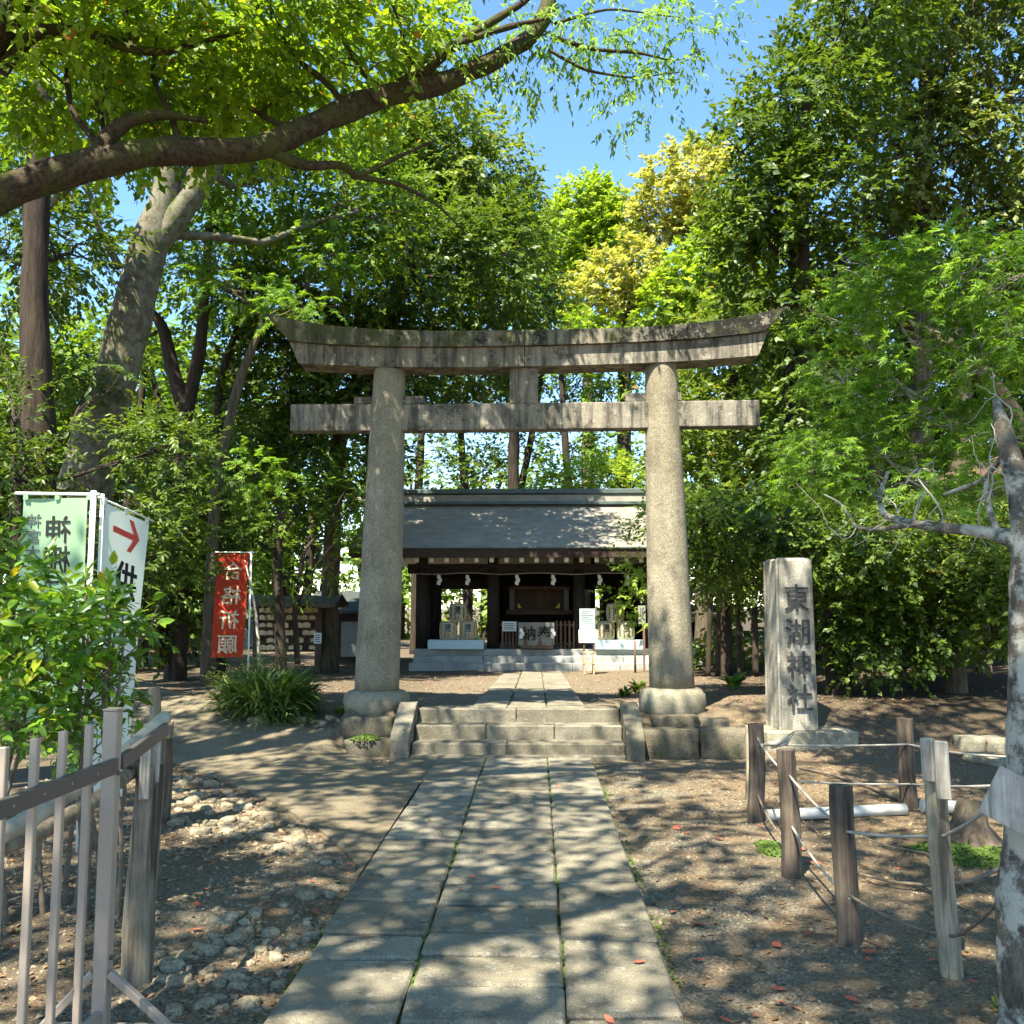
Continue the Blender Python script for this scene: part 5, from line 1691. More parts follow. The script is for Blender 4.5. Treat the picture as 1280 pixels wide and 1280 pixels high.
oak = tree('oak_tree', 'huge oak reaching in from the left with a long mossy limb across the upper left', 'tree',
     [[(-330, 760, 6.8, .42), (-280, 500, 6.9, .36), (-160, 330, 7.2, .27)] + limb[0:],
      [(-330, 500, 6.9, .3), (-120, 180, 7.3, .24), (0, 30, 7.6, .15), (60, -80, 7.8, .12)],
      [(0, 88, 7.6, .06), (45, 38, 7.7, .055), (100, 36, 7.8, .05), (160, 62, 7.9, .045), (205, 66, 8.0, .03), (300, 40, 8.3, .015)],
      [(118, 205, 7.75, .075), (135, 170, 7.8, .07), (165, 148, 7.9, .06), (210, 143, 8.0, .045), (260, 152, 8.2, .02)],
      [(340, 190, 8.35, .05), (378, 208, 8.5, .045), (430, 205, 8.7, .04), (444, 222, 8.8, .03), (500, 195, 9.0, .022), (545, 175, 9.2, .012)],
      [(440, 220, 8.8, .03), (500, 230, 9.1, .022), (550, 258, 9.4, .014), (580, 290, 9.6, .007)],
      [(520, 100, 9.1, .06), (560, 62, 9.2, .05), (610, 30, 9.3, .045), (660, 0, 9.4, .035), (700, -60, 9.5, .02)],
      [(500, 105, 9.0, .05), (570, 55, 9.1, .035), (640, 32, 9.3, .03), (690, 22, 9.4, .012)],
      [(688, 45, 9.75, .028), (740, 62, 9.8, .022), (800, 66, 9.9, .016), (846, 78, 10.0, .008), (880, 60, 10.1, .004)],
      [(685, 62, 9.7, .02), (730, 88, 9.8, .016), (790, 98, 9.9, .01), (850, 90, 10, .005)],
      [(690, 30, 9.8, .02), (760, 10, 9.9, .013), (850, 22, 10.1, .006)],
      [(165, 62, 7.9, .02), (158, 20, 8.0, .02), (150, -40, 8, .015)],
      [(225, -10, 8.3, .016), (222, 30, 8.3, .016), (262, 65, 8.5, .014), (285, 100, 8.6, .010)],
      [(120, 55, 7.9, .01), (132, 110, 7.9, .012), (135, 165, 7.85, .014)]],
     [], 'bark_oak', 'lf_oak', .07, 2.0, base=(-5.6, 6.8, 0), sides=26, tjit=.2, seed=101)
mb = branches(oak_lobes, np.array([at(*p[:3]) for p in limb[1:9]]), .07, 103, start=.0, sub=5)
build('branches', mb, M['bark_oak'], oak)
foliage('crown', oak_lobes, M['lf_oak'], .10, 2.3, seed=102, parent=oak, per=14, droop=.35, clump=.38, cf=1.5, cap=90000)
# cut branch scar on the limb
sc_ = at(474, 118, 8.72)
scar = build('branch_scar', MB().lathe((0, 0, 0), [(.075, -.02), (.078, .0), (.07, .012)], 14), M['rackwood'], oak, local=True)
scar.location = tuple(sc_ - np.array(oak.location)); scar.rotation_euler = (R(95), 0, R(10))
# light drooping sprays at the end of the limb
spr = lob([(600, 30, 9.5, 70, 60, .7), (560, 90, 9.4, 60, 35, .5), (650, 60, 9.7, 45, 60, .5), (720, 70, 9.9, 60, 40, .6), (790, 50, 10.0, 60, 50, .6), (840, 40, 10.1, 50, 40, .5), (740, 10, 9.9, 90, 40, .7), (800, 120, 10.0, 50, 24, .4), (780, 150, 10.0, 30, 12, .3), (880, 10, 10.2, 55, 30, .5), (665, 100, 9.8, 28, 22, .35), (840, 85, 10, 40, 22, .3)])
foliage('spray_leaves', spr, M['lf_willow'], .085, .85, T_MED, seed=105, parent=oak, per=10, droop=.85, clump=.36, cf=2.8, tw=2.6)

# --- crowns over and behind the viewer: they shade the approach and are out of the picture
def canopy_tree(label, x, y, lobes, r0, seed, leafm='lf_mid', leaf=.15, cov=1.25, **kw):
    t = thing('canopy_tree', label, 'tree', (x, y, h1(x, y)), 0, 'trees round the viewer')
    top = np.mean([l[0] for l in lobes], axis=0)
    P = wob([(x, y, h1(x, y) - .2), (x, y, 3.5), (x * .8 + top[0] * .2, y * .8 + top[1] * .2, 6.5)], 18, .02, seed)
    mb = MB().tube(P, np.linspace(r0 * 1.2, r0 * .6, 18), 14, jit=.1, seed=seed); build('trunk', mb, M['bark_brown'], t)
    build('branches', branches(lobes, P, r0 * .8, seed, start=.7, sub=5), M['bark_brown'], t)
    foliage('crown', lobes, M[leafm], leaf, cov, seed=seed, parent=t, **kw)
    return t
CK = dict(clump=.50, cf=.8, gap=.40, per=9)
canopy_tree('broad tree standing left behind the viewer', -6.2, -2.2, [wl(-4.6, -1.0, 8.3, 2.6, 2.4, 1.0), wl(-1.8, -2.2, 8.8, 2.6, 2.4, 1.0), wl(-4.2, 2.2, 8.6, 2.4, 2.2, .9), wl(-1.6, .6, 9.0, 2.2, 2.2, .9), wl(-7.4, .8, 8.0, 2.6, 2.6, 1.2)], .35, 111, **CK)
canopy_tree('broad tree standing right behind the viewer', 5.6, -3.2, [wl(1.2, -1.6, 8.8, 2.4, 2.2, .9), wl(4.2, -1.8, 8.2, 2.6, 2.4, 1.1), wl(1.0, 1.4, 9.2, 2.2, 2.0, .8), wl(3.8, 1.8, 8.4, 2.4, 2.2, 1.0), wl(6.8, 1.2, 7.8, 2.4, 2.6, 1.2)], .32, 112, **CK)
canopy_tree('tall tree left of the path beyond the barrier', -7.8, 3.6, [wl(-5.6, 5.2, 9.6, 2.4, 2.0, .9), wl(-2.6, 4.0, 9.8, 2.2, 1.9, .7), wl(-.2, 4.2, 10.2, 1.9, 1.6, .6), wl(-8.6, 5.6, 8.6, 2.4, 2.4, 1.2)], .3, 113, **CK)
canopy_tree('tall tree right of the path beside the rope fence', 7.4, 4.4, [wl(4.4, 7.0, 8.6, 2.0, 1.5, .8), wl(7.2, 7.6, 8.4, 2.2, 1.6, .9), wl(2.4, 6.6, 9.4, 1.6, 1.2, .6), wl(2.6, 4.6, 10.0, 2.0, 1.7, .7), wl(5.4, 4.6, 9.4, 2.3, 2.0, .9), wl(8.0, 6.2, 8.4, 2.2, 2.4, 1.3)], .28, 114, **CK)

# --- left side
tree('leaning_tree', 'big leaning tree with mottled mossy trunk that forks below the oak limb', 'tree',
     [[(98, 640, 14, .48), (118, 560, 14, .42), (150, 450, 14, .36), (172, 360, 14, .33), (190, 300, 14, .31), (208, 240, 14, .22), (212, 180, 14, .17), (225, 100, 14, .12)],
      [(185, 320, 14, .22), (228, 262, 14, .2), (262, 215, 14, .17), (300, 150, 14.3, .12), (330, 60, 14.5, .08)],
      [(195, 300, 14, .16), (235, 230, 14.2, .14), (250, 180, 14.5, .12), (270, 110, 15, .08)],
      [(150, 335, 13.9, .07), (125, 290, 13.8, .055), (112, 240, 13.7, .045), (95, 215, 13.6, .03)]],
     [(60, 120, 15, 150, 110, 2), (220, 110, 16, 160, 100, 2), (370, 110, 16.5, 130, 90, 2), (330, 230, 17, 120, 60, 1.4), (40, 270, 16, 90, 70, 1.4), (450, 270, 17, 90, 70, 1.4)],
     'bark_mottle', 'lf_mid', .13, 2.2, seed=121, sides=22, tjit=.10, clump=.40, gap=.12, cap=80000, r0=.16)
tree('dark_trunk_tree', 'straight dark trunked tree left of the leaning mottled tree', 'tree',
     [[(48, 640, 12, .22), (47, 500, 12, .19), (42, 380, 12, .17), (46, 240, 12, .16), (52, 100, 12, .13), (50, 0, 12, .10)], [(30, 640, 12.1, .09), (32, 480, 12.05, .085), (38, 400, 12, .08)]],
     [(20, 180, 12.8, 90, 60, 1), (90, 320, 13, 70, 50, 1), (10, 330, 13, 70, 70, 1)], 'bark_dark', 'lf_dark', .10, 2.2, seed=122, clump=.40, gap=.1)
tree('forked_tree', 'dark thin tree with a wide fork left of the torii pillar', 'tree',
     [[(226, 640, 18, .17), (228, 560, 18, .16), (232, 515, 18, .15), (212, 450, 18, .13), (205, 405, 18, .11), (185, 385, 18, .07)], [(232, 520, 18, .13), (250, 440, 18, .12), (255, 380, 18, .10), (262, 280, 18, .08)]],
     [(270, 330, 19, 90, 60, 1.3), (170, 420, 19, 50, 35, .8), (330, 300, 19.5, 80, 50, 1.2)], 'bark_dark', 'lf_mid', .12, 2.2, seed=123, clump=.42, gap=.2)
tree('slim_tree', 'slim dark tree right of the forked tree', 'tree',
     [[(276, 760, 19, .11), (274, 560, 19, .09), (272, 480, 19, .08), (300, 400, 19, .06), (320, 330, 19, .04)]],
     [(330, 370, 19.5, 60, 40, .9), (300, 520, 19, 45, 40, .7), (360, 450, 20, 70, 50, 1)], 'bark_dark', 'lf_dark', .12, 2.6, seed=124, clump=.36)
tree('evergreen_tree', 'broad glossy evergreen whose crown fills the left behind the torii top beam', 'tree',
     [[(470, 760, 20, .22), (468, 600, 20, .20), (470, 480, 20, .18), (490, 380, 20, .15), (520, 280, 20.5, .10)], [(470, 470, 20, .12), (420, 400, 20, .09), (370, 350, 20, .06)]],
     [(400, 370, 20, 110, 80, 2), (520, 340, 20, 110, 80, 2), (620, 330, 20, 60, 80, 1.6), (450, 460, 20.5, 110, 60, 1.8), (560, 450, 21, 100, 50, 1.6), (350, 470, 20, 80, 60, 1.5), (420, 560, 20.5, 80, 60, 1.6), (350, 600, 20, 80, 60, 1.5)],
     'bark_dark', 'lf_dark', .14, 2.9, seed=125, clump=.34, gap=.06, cap=90000)
tree('olive_tree', 'tall rounded olive green tree at the left edge of the open sky', 'tree',
     [[(412, 760, 21.5, .2), (420, 560, 21.5, .19), (466, 420, 22, .17), (530, 320, 22, .12), (560, 220, 22, .07)]],
     [(545, 190, 22, 75, 62, 1.8), (590, 230, 22, 72, 78, 1.8), (510, 230, 22, 80, 70, 1.8), (630, 300, 22.5, 44, 70, 1.3), (570, 310, 22, 80, 60, 1.7), (480, 170, 22, 60, 55, 1.5), (655, 260, 23, 22, 40, 1)],
     'bark_brown', 'lf_olive', .14, 3.4, seed=126, clump=.30, droop=.5, cap=90000)
tree('evergreen_tree', 'dark evergreen with pale new leaves beside the open sky above the torii beam', 'tree',
     [[(640, 760, 29.5, .2), (642, 560, 29.5, .18), (648, 400, 28, .14), (650, 300, 26, .08)]],
     [(655, 350, 24.5, 48, 60, 1.4), (620, 400, 24.5, 70, 45, 1.4), (665, 300, 24.8, 25, 34, .8)], 'bark_dark', 'lf_dark', .13, 2.4, seed=127, clump=.36)
# light new leaves (maple-like) hanging in front of the dark mass
tree('young_maple', 'light green young maple spreading above the left end of the torii top beam', 'tree',
     [[(262, 760, 15.5, .10), (270, 600, 15.5, .09), (300, 470, 15.5, .07), (330, 400, 15.5, .05)]],
     [(300, 360, 15.5, 70, 28, .9), (370, 385, 15, 48, 20, .7), (250, 300, 16, 60, 30, .8), (410, 325, 16, 40, 18, .7), (300, 590, 15.5, 60, 26, .8)],
     'bark_brown', 'lf_maple', .085, 1.1, tmpl=T_MAPLE, seed=128, clump=.42, flat=.6, droop=.35, cap=22000)
# lower left evergreens and understory
tree('understory_tree', 'low dark bushy tree at left behind the green banner', 'tree',
     [[(20, 800, 11, .1), (22, 700, 11, .09), (20, 600, 11, .06)]],
     [(15, 530, 11.5, 62, 60, 1.0), (205, 560, 13, 55, 38, .9), (10, 600, 11, 60, 50, 1), (195, 640, 12.5, 50, 40, .9), (215, 700, 12.5, 50, 50, 1), (10, 450, 12.5, 50, 40, .9), (120, 470, 13, 60, 16, .6), (70, 700, 12, 80, 40, 1)],
     'bark_dark', 'lf_dark', .09, 2.4, seed=129, clump=.38, gap=.05, tmpl=T_LEAF, cap=40000)
tree('understory_tree', 'dark bushy tree behind the red banner', 'tree',
     [[(225, 830, 17, .12), (228, 740, 17, .11), (240, 640, 17, .08)], [(205, 830, 17.3, .09), (200, 700, 17.3, .08), (196, 600, 17.3, .05)], [(180, 830, 16.5, .07), (186, 720, 16.5, .06)]],
     [(220, 700, 17, 60, 55, 1), (180, 730, 16.5, 50, 60, .9), (280, 650, 17.5, 60, 45, 1), (240, 600, 18, 70, 40, 1), (200, 780, 17, 50, 30, .8)],
     'bark_dark', 'lf_dark', .12, 3.2, seed=130, clump=.32)
tree('understory_tree', 'sunlit leafy tree over the plaque rack', 'tree',
     [[(352, 850, 16, .10), (350, 780, 16, .09), (346, 700, 16, .08), (352, 640, 16, .06)], [(372, 830, 16.4, .05), (368, 760, 16.4, .045), (380, 690, 16.4, .03)]],
     [(370, 640, 16.5, 70, 45, 1.0), (320, 680, 16.5, 50, 40, .9), (400, 690, 17, 50, 32, .8), (345, 720, 16.2, 40, 22, .6), (430, 620, 17.5, 40, 45, .8)],
     'bark_dark', 'lf_mid', .10, 1.8, seed=131, clump=.42, gap=.25, tmpl=T_LEAF, cap=26000)
# trees behind the shrine, seen dark against the sky between beam and roof
back = [(520, 30, 3, 'dark'), (585, 31, 2, 'dark'), (640, 32, 4, 'dark'), (715, 30, 3, 'dark'), (775, 31, 2, 'dark')]
lbs = ['dark thin tree behind the shrine roof next to the left pillar', 'dark tree behind the shrine roof, second from the left pillar', 'slanting dark tree behind the middle of the shrine roof', 'dark tree behind the shrine roof right of the central strut', 'dark tree behind the shrine roof next to the right pillar']
for i, ((px, Yb, sl, _), lb) in enumerate(zip(back, lbs)):
    sgn = 22 if i == 2 else (-8 if i % 2 else 6)
    tree('background_tree', lb, 'tree', [[(px, 780, Yb, .17), (px + sgn * .2, 640, Yb, .15), (px + sgn, 560, Yb, .12), (px + sgn * 1.6, 480, Yb, .09), (px + sgn * 2, 420, Yb, .06)]],
         [(px - 20, 480, Yb + .5, 55, 38, 1.6), (px + 30, 450, Yb + .5, 60, 40, 1.6), (px, 560, Yb + .3, 42, 30, 1.2), (px + 22, 590, Yb, 36, 22, 1)], 'bark_dark', 'lf_dark' if i != 3 else 'lf_mid', .15, 1.3, seed=140 + i, clump=.44, gap=.25, group='trees behind the shrine', cap=30000)
tree('background_bush', 'bright green bush behind the right half of the shrine roof', 'bush', [[(740, 780, 27, .08), (742, 660, 27, .06)]], [(740, 598, 27, 62, 18, 1.0), (700, 606, 27.4, 40, 12, .8), (780, 600, 27, 40, 20, .8)], 'bark_dark', 'lf_lime', .12, 1.8, seed=150, clump=.38)
# golden camphors under the open sky
gold = [('golden camphor tree with the highest rounded crown, left of the dark right mass', 850, 36, [(855, 235, 36, 62, 45, 2), (880, 215, 36.5, 40, 34, 1.6), (820, 262, 36, 40, 34, 1.5), (865, 290, 36, 40, 34, 1.5), (890, 270, 36.5, 50, 50, 2)], 'lf_gold', 'bark_brown', 1.5),
        ('bright lime tree at the lower left of the open sky', 735, 38, [(735, 270, 38, 46, 38, 2), (710, 300, 38, 44, 44, 2), (760, 310, 38, 44, 40, 2), (700, 350, 38, 42, 40, 2), (740, 250, 38, 30, 24, 1.2)], 'lf_lime', 'bark_brown', 2.2),
        ('round golden tree just above the middle of the torii beam', 780, 33, [(780, 345, 33, 52, 38, 1.8), (745, 375, 33, 46, 34, 1.6), (815, 375, 33, 46, 32, 1.6), (790, 330, 33, 34, 26, 1.2)], 'lf_gold', 'bark_brown', 1.6),
        ('yellow green tree over the right half of the torii beam', 880, 31, [(880, 350, 31, 60, 50, 1.8), (845, 385, 31, 50, 30, 1.6), (920, 330, 31, 50, 50, 1.8), (910, 390, 31, 60, 36, 1.6), (700, 420, 32, 60, 26, 1.5)], 'lf_lime', 'bark_brown', 1.9)]
for i, (lb, px, Yg, sp, lm, bk, cv) in enumerate(gold):
    tree('camphor_tree', lb, 'tree', [[(px, 780, Yg, .3), (px, 560, Yg, .26), (px, 440, Yg, .2), (px + 2, 370, Yg, .14)]], sp, bk, lm, .19, cv * 2.5, seed=160 + i, clump=.30, per=18, tw=2.6, bsub=8, cap=60000, shell=.8)
# --- right side
tree('evergreen_tree', 'tall glossy dark evergreen right of the open sky', 'tree',
     [[(985, 830, 15.5, .24), (988, 640, 15.5, .22), (995, 450, 15.5, .19), (1000, 280, 15.5, .15), (1005, 120, 15.5, .10)], [(990, 470, 15.5, .1), (1040, 360, 15.5, .07), (1070, 280, 15.7, .04)]],
     [(1060, 50, 15, 70, 55, 1.6), (985, 140, 15, 62, 50, 1.5), (1030, 150, 15.5, 80, 60, 1.6), (925, 195, 15, 50, 45, 1.2), (950, 250, 15, 60, 48, 1.4), (1020, 250, 15.5, 70, 55, 1.5), (1110, -20, 15, 80, 60, 1.6), (930, 280, 15, 42, 34, 1.1), (985, 330, 15.5, 80, 44, 1.5), (975, 395, 15.2, 62, 36, 1.2), (1000, 460, 15.2, 55, 40, 1.1), (985, 530, 15.2, 50, 40, 1.0)],
     'bark_dark', 'lf_dark', .12, 2.6, seed=171, clump=.34, cap=60000)
tree('cedar_tree', 'tall brownish green tree filling the upper right corner', 'tree',
     [[(1150, 830, 17.5, .26), (1150, 600, 17.5, .24), (1152, 400, 17.5, .2), (1155, 200, 17.5, .16), (1160, 20, 17.5, .1)], [(1100, 830, 17.8, .14), (1095, 500, 17.8, .12), (1085, 320, 17.8, .1), (1080, 200, 17.8, .06)], [(1195, 830, 17.3, .22), (1198, 600, 17.3, .2), (1205, 380, 17.3, .15)]],
     [(1110, 60, 17.5, 90, 80, 2), (1200, 60, 17.5, 100, 90, 2), (1130, 190, 17.5, 90, 70, 2), (1230, 190, 17.5, 90, 70, 2), (1090, 280, 18, 70, 50, 1.6), (1190, 290, 18, 90, 50, 1.8), (1290, 100, 17, 80, 100, 2), (1280, 300, 18, 70, 60, 1.6), (1120, -50, 17.5, 110, 60, 2), (1240, -50, 17.5, 110, 60, 2)],
     'bark_brown', 'lf_twiggy', .13, 2.6, seed=172, clump=.36, tw=4, droop=.6, cap=100000, bsub=9, per=16)
tree('evergreen_tree', 'mid green leafy tree behind the right end of the torii beams', 'tree',
     [[(905, 830, 19, .16), (905, 640, 19, .14), (915, 480, 19, .11), (925, 400, 19, .07)]],
     [(860, 560, 18, 34, 60, 1.2), (905, 440, 19, 70, 45, 1.5), (960, 400, 19, 70, 50, 1.5), (1000, 470, 19, 70, 50, 1.5), (900, 530, 18.5, 70, 45, 1.4), (980, 560, 18.5, 80, 45, 1.4), (890, 610, 18, 55, 40, 1.2), (1040, 400, 19.5, 60, 50, 1.4), (1060, 500, 19.5, 60, 50, 1.4)],
     'bark_dark', 'lf_olive', .12, 2.7, seed=173, clump=.34, cap=90000)
for i, (px, lb) in enumerate([(1130, 'thin dark trunked tree behind the bright maple'), (1215, 'dark trunked tree behind the lichen tree branch')]):
    tree('background_tree', lb, 'tree', [[(px, 830, 21, .18), (px - 4, 600, 21, .16), (px + 3, 430, 21, .13), (px, 320, 21, .1)]],
         [(px - 20, 380, 21, 60, 50, 1.4), (px + 30, 470, 21, 50, 36, 1.2), (px - 30, 540, 21, 40, 30, 1)], 'bark_dark', 'lf_dark', .12, 1.1, seed=180 + i, clump=.46, gap=.35)
# bright maple near the viewer, with the lichen covered trunk
tree('lichen_tree', 'crooked grey tree covered in white lichen at the right edge', 'tree',
     [[(1296, 1290, 3.75, .155), (1290, 1180, 3.75, .12), (1290, 1080, 3.75, .105), (1292, 950, 3.75, .095), (1288, 850, 3.75, .085), (1290, 720, 3.75, .075), (1284, 650, 3.78, .065), (1268, 590, 3.85, .045), (1252, 530, 3.95, .030), (1245, 500, 4.0, .012)],
      [(1290, 690, 3.75, .045), (1262, 672, 3.8, .032), (1225, 664, 3.95, .025), (1180, 660, 4.1, .021), (1140, 655, 4.3, .018), (1105, 645, 4.5, .015), (1098, 622, 4.6, .012), (1110, 590, 4.7, .008)],
      [(1140, 655, 4.3, .014), (1100, 662, 4.5, .012), (1070, 660, 4.6, .009), (1062, 645, 4.7, .007), (1050, 628, 4.8, .005), (1030, 618, 4.9, .003)],
      [(1248, 668, 3.85, .018), (1237, 640, 3.9, .014), (1232, 610, 3.95, .011), (1240, 580, 4.0, .006)],
      [(1262, 560, 3.9, .012), (1230, 600, 4.0, .009), (1180, 618, 4.2, .006)],
      [(1286, 740, 3.75, .06), (1325, 600, 3.7, .048), (1352, 460, 3.7, .042), (1378, 280, 3.75, .034), (1392, 80, 3.85, .026), (1400, -120, 4.0, .014)]],
     [], 'bark_lichen', 'lf_maple', .05, 1, base=(at(1296, 1290, 3.75)[0], 3.75, 0), seed=190, sides=18, tjit=.2)
lt = [o for o in COL.objects if o.get('label', '').startswith('crooked grey tree')][0]
mb = MB(); r = np.random.RandomState(44)
for k in range(11):
    px, py, Yd = [(1225, 664, 3.95), (1180, 660, 4.1), (1140, 655, 4.3), (1105, 640, 4.5), (1255, 560, 3.95), (1280, 620, 3.8), (1237, 640, 3.9), (1070, 660, 4.6)][k % 8]
    a = at(px, py, Yd); e = a + np.array([r.uniform(-.42, .12), r.uniform(-.1, .35), r.uniform(-.05, .38)])
    P = wob([a, (a + e) / 2 + r.normal(size=3) * .03, e], 10, .06, k); rr = r.uniform(.003, .0065)
    mb.tube(P, np.linspace(rr, .0012, 10), 5, caps=False)
    for j in range(3):
        b_ = P[r.randint(3, 9)]; mb.tube(wob([b_, b_ + r.normal(size=3) * .09], 5, .08, j), np.linspace(rr * .5, .001, 5), 4, caps=False)
build('bare_twigs', mb, M['paletwig'], lt)
foliage('sprays', lob([(1200, 600, 4.2, 60, 40, .25), (1120, 610, 4.6, 50, 26, .2), (1265, 520, 4.2, 40, 60, .2), (1230, 640, 4.0, 40, 20, .15)]), M['lf_maple'], .042, .28, T_MAPLE, seed=194, parent=lt, per=6, flat=.7, clump=.4, cf=4)
ltc = lob([(1400, 60, 3.9, 90, 90, .5), (1430, 260, 3.7, 80, 90, .45), (1400, -130, 4.1, 100, 90, .5), (1440, 430, 3.7, 70, 60, .35)])
build('branches', branches(ltc, np.array([at(1352, 460, 3.7), at(1378, 280, 3.75), at(1392, 80, 3.85), at(1400, -120, 4.0)]), .02, 196, start=0, sub=6), M['bark_lichen'], lt)
foliage('crown', ltc, M['lf_maple'], .05, 1.0, T_MAPLE, seed=195, parent=lt, per=8, flat=.5, clump=.4, cf=3)
maple_l = lob([(1180, 330, 7.2, 90, 42, .6), (1100, 350, 7.6, 70, 40, .6), (1240, 360, 6.8, 70, 50, .6), (1060, 400, 8.0, 56, 34, .6), (1150, 430, 7.4, 80, 34, .6), (1045, 465, 8.6, 50, 26, .6), (1230, 470, 7.0, 60, 40, .6),
               (1090, 510, 8.0, 80, 34, .7), (1015, 560, 8.8, 52, 24, .6), (1180, 540, 7.6, 80, 34, .6), (1060, 580, 8.0, 90, 34, .7), (1150, 610, 7.6, 70, 26, .6), (1010, 610, 8.8, 50, 18, .5), (1270, 560, 6.8, 50, 40, .5), (1280, 420, 6.5, 50, 60, .5)])
mt = tree('maple_tree', 'bright green maple spreading its layered leaves right of the torii', 'tree',
     [[(1330, 900, 8.6, .13), (1325, 700, 8.6, .12), (1290, 560, 8.4, .10), (1240, 480, 8.2, .08), (1190, 430, 8.0, .06), (1120, 400, 8.0, .04)], [(1300, 600, 8.5, .07), (1220, 620, 8.3, .05), (1100, 600, 8.2, .03), (1010, 590, 8.6, .015)]],
     [], 'bark_brown', 'lf_maple', .075, 1, base=(at(1330, 900, 8.6)[0], 8.6, h1(5.3, 8.6)), seed=191)
mb = branches(maple_l, np.array([at(1290, 560, 8.4), at(1190, 430, 8.0), at(1100, 500, 8.2), at(1010, 590, 8.6)]), .035, 192, start=0, sub=7)
build('branches', mb, M['paletwig'], mt)
foliage('crown', maple_l, M['lf_maple'], .056, 1.15, T_MAPLE, seed=193, parent=mt, per=9, flat=.75, droop=.35, clump=.42, cf=2.2, tw=4, cap=75000)
# shrub layer on the right
tree('understory_tree', 'dense small leaved tree behind the stone stele', 'tree',
     [[(1040, 860, 12.8, .08), (1035, 780, 12.8, .07), (1050, 700, 12.8, .05)], [(1060, 870, 13, .06), (1062, 780, 13, .05)]],
     [(900, 650, 13.5, 60, 32, .9), (960, 655, 13, 70, 34, .9), (1040, 680, 12.8, 80, 44, 1), (1110, 700, 12.6, 80, 50, 1), (1070, 760, 12.8, 70, 40, .9), (1140, 770, 12.6, 70, 40, .9), (900, 700, 14, 50, 24, .8), (1090, 810, 12.6, 50, 26, .7)],
     'bark_dark', 'lf_dark', .085, 3.2, seed=201, clump=.34, cap=60000)
tree('understory_tree', 'dense bushy tree left of the lichen trunk', 'tree',
     [[(1195, 850, 12.5, .13), (1190, 780, 12.5, .1), (1180, 720, 12.5, .07)], [(1125, 850, 13.4, .07), (1130, 760, 13.4, .06)], [(1230, 840, 14, .10), (1215, 740, 14, .08)]],
     [(1190, 690, 12.5, 70, 44, .9), (1250, 700, 12, 60, 50, .9), (1230, 770, 12.4, 60, 34, .9), (1290, 760, 12, 50, 50, .9), (1180, 640, 13, 60, 34, .8)],
     'bark_brown', 'lf_olive', .085, 3.0, seed=202, clump=.34, cap=45000)
tree('understory_tree', 'bright leafy sapling beside the right torii pillar', 'tree',
     [[(858, 860, 12.3, .04), (852, 780, 12.3, .035), (850, 700, 12.3, .02)]],
     [(825, 640, 12.3, 34, 22, .45), (800, 700, 12.4, 34, 34, .45), (790, 745, 12.4, 28, 28, .4), (880, 640, 12.3, 40, 26, .5), (815, 665, 12.2, 30, 20, .4)],
     'bark_brown', 'lf_lime', .06, 1.0, seed=203, clump=.40, tmpl=T_LEAF, cap=16000)
tree('understory_tree', 'small dark tree with thin stems behind the right pillar', 'tree',
     [[(905, 845, 18, .06), (903, 740, 18, .05), (900, 680, 18, .04)], [(925, 845, 18.4, .05), (922, 740, 18.4, .045)], [(885, 845, 17.6, .05), (888, 740, 17.6, .045)], [(945, 845, 18, .06), (943, 740, 18, .05)]],
     [(900, 690, 18, 50, 30, .9), (940, 720, 18.3, 50, 34, .9), (880, 720, 18.6, 34, 26, .7)], 'bark_dark', 'lf_dark', .09, 1.9, seed=204, clump=.38)
for i, (px, py, Yb, w, lb) in enumerate([(1015, 845, 13.8, .05, 'slim dark stem just right of the stone stele'), (1262, 850, 15, .1, 'brown trunk rising behind the lichen tree')]):
    tree('slim_tree', lb, 'tree', [[(px, py, Yb, w), (px + 3, 760, Yb, w * .9), (px - 4, 680, Yb, w * .8), (px, 600, Yb, w * .6)]], [(px, 640, Yb, 40, 30, .6)], 'bark_dark', 'lf_dark', .07, 1.2, seed=210 + i, clump=.4)
# far woods closing the view between the near trees
rs = np.random.RandomState(77)
def wood(name, label, x0, x1, Yw, n, ztop, m, seed, cov=1.2, leaf=.3):
    L = []
    r = np.random.RandomState(seed)
    for k in range(n):
        x = x0 + (x1 - x0) * (k + r.rand()) / n; rad = r.uniform(1.6, 2.6)
        for j in range(3):
            z = ztop * (.30 + .3 * j) * r.uniform(.85, 1.1)
            L.append(((x + r.uniform(-1, 1), Yw + r.uniform(-1.5, 1.5), z), (rad, rad * .8, rad * .9)))
    o = foliage(name, L, M[m], leaf, cov, seed=seed, clump=.42, per=12, cap=45000, gap=.05)
    o['kind'] = 'stuff'; o['label'] = label
    mb = MB()
    for k in range(n * 2):
        x = x0 + (x1 - x0) * r.rand(); y = Yw + r.uniform(-2, 2)
        mb.tube(wob([(x, y, -.1), (x + r.uniform(-.4, .4), y, ztop * .5), (x + r.uniform(-1, 1), y, ztop * .95)], 8, .02, k), np.linspace(.2, .06, 8), 6, caps=False)
    b_ = build('distant_trunks', mb, M['bark_dark'], o); b_['kind'] = 'stuff'
wood('distant_woods', 'dense far woods closing the view on the left', -26, -7.5, 33, 9, 10.5, 'lf_dark', 301, 2.3, .36)
wood('distant_woods', 'far woods behind the shrine', -8, 7, 44, 7, 8.0, 'lf_mid', 302, 1.0, .34)
wood('distant_woods', 'dense far woods closing the view on the right', 7, 26, 31, 9, 11.5, 'lf_dark', 303, 2.2, .36)
wood('distant_woods', 'nearer woods on the far left', -17, -8.5, 23, 6, 8.5, 'lf_mid', 304, 1.6, .24)
wood('distant_woods', 'low woods behind the dark bank on the right', 5.5, 15, 22, 6, 7.5, 'lf_olive', 305, 1.8, .24)

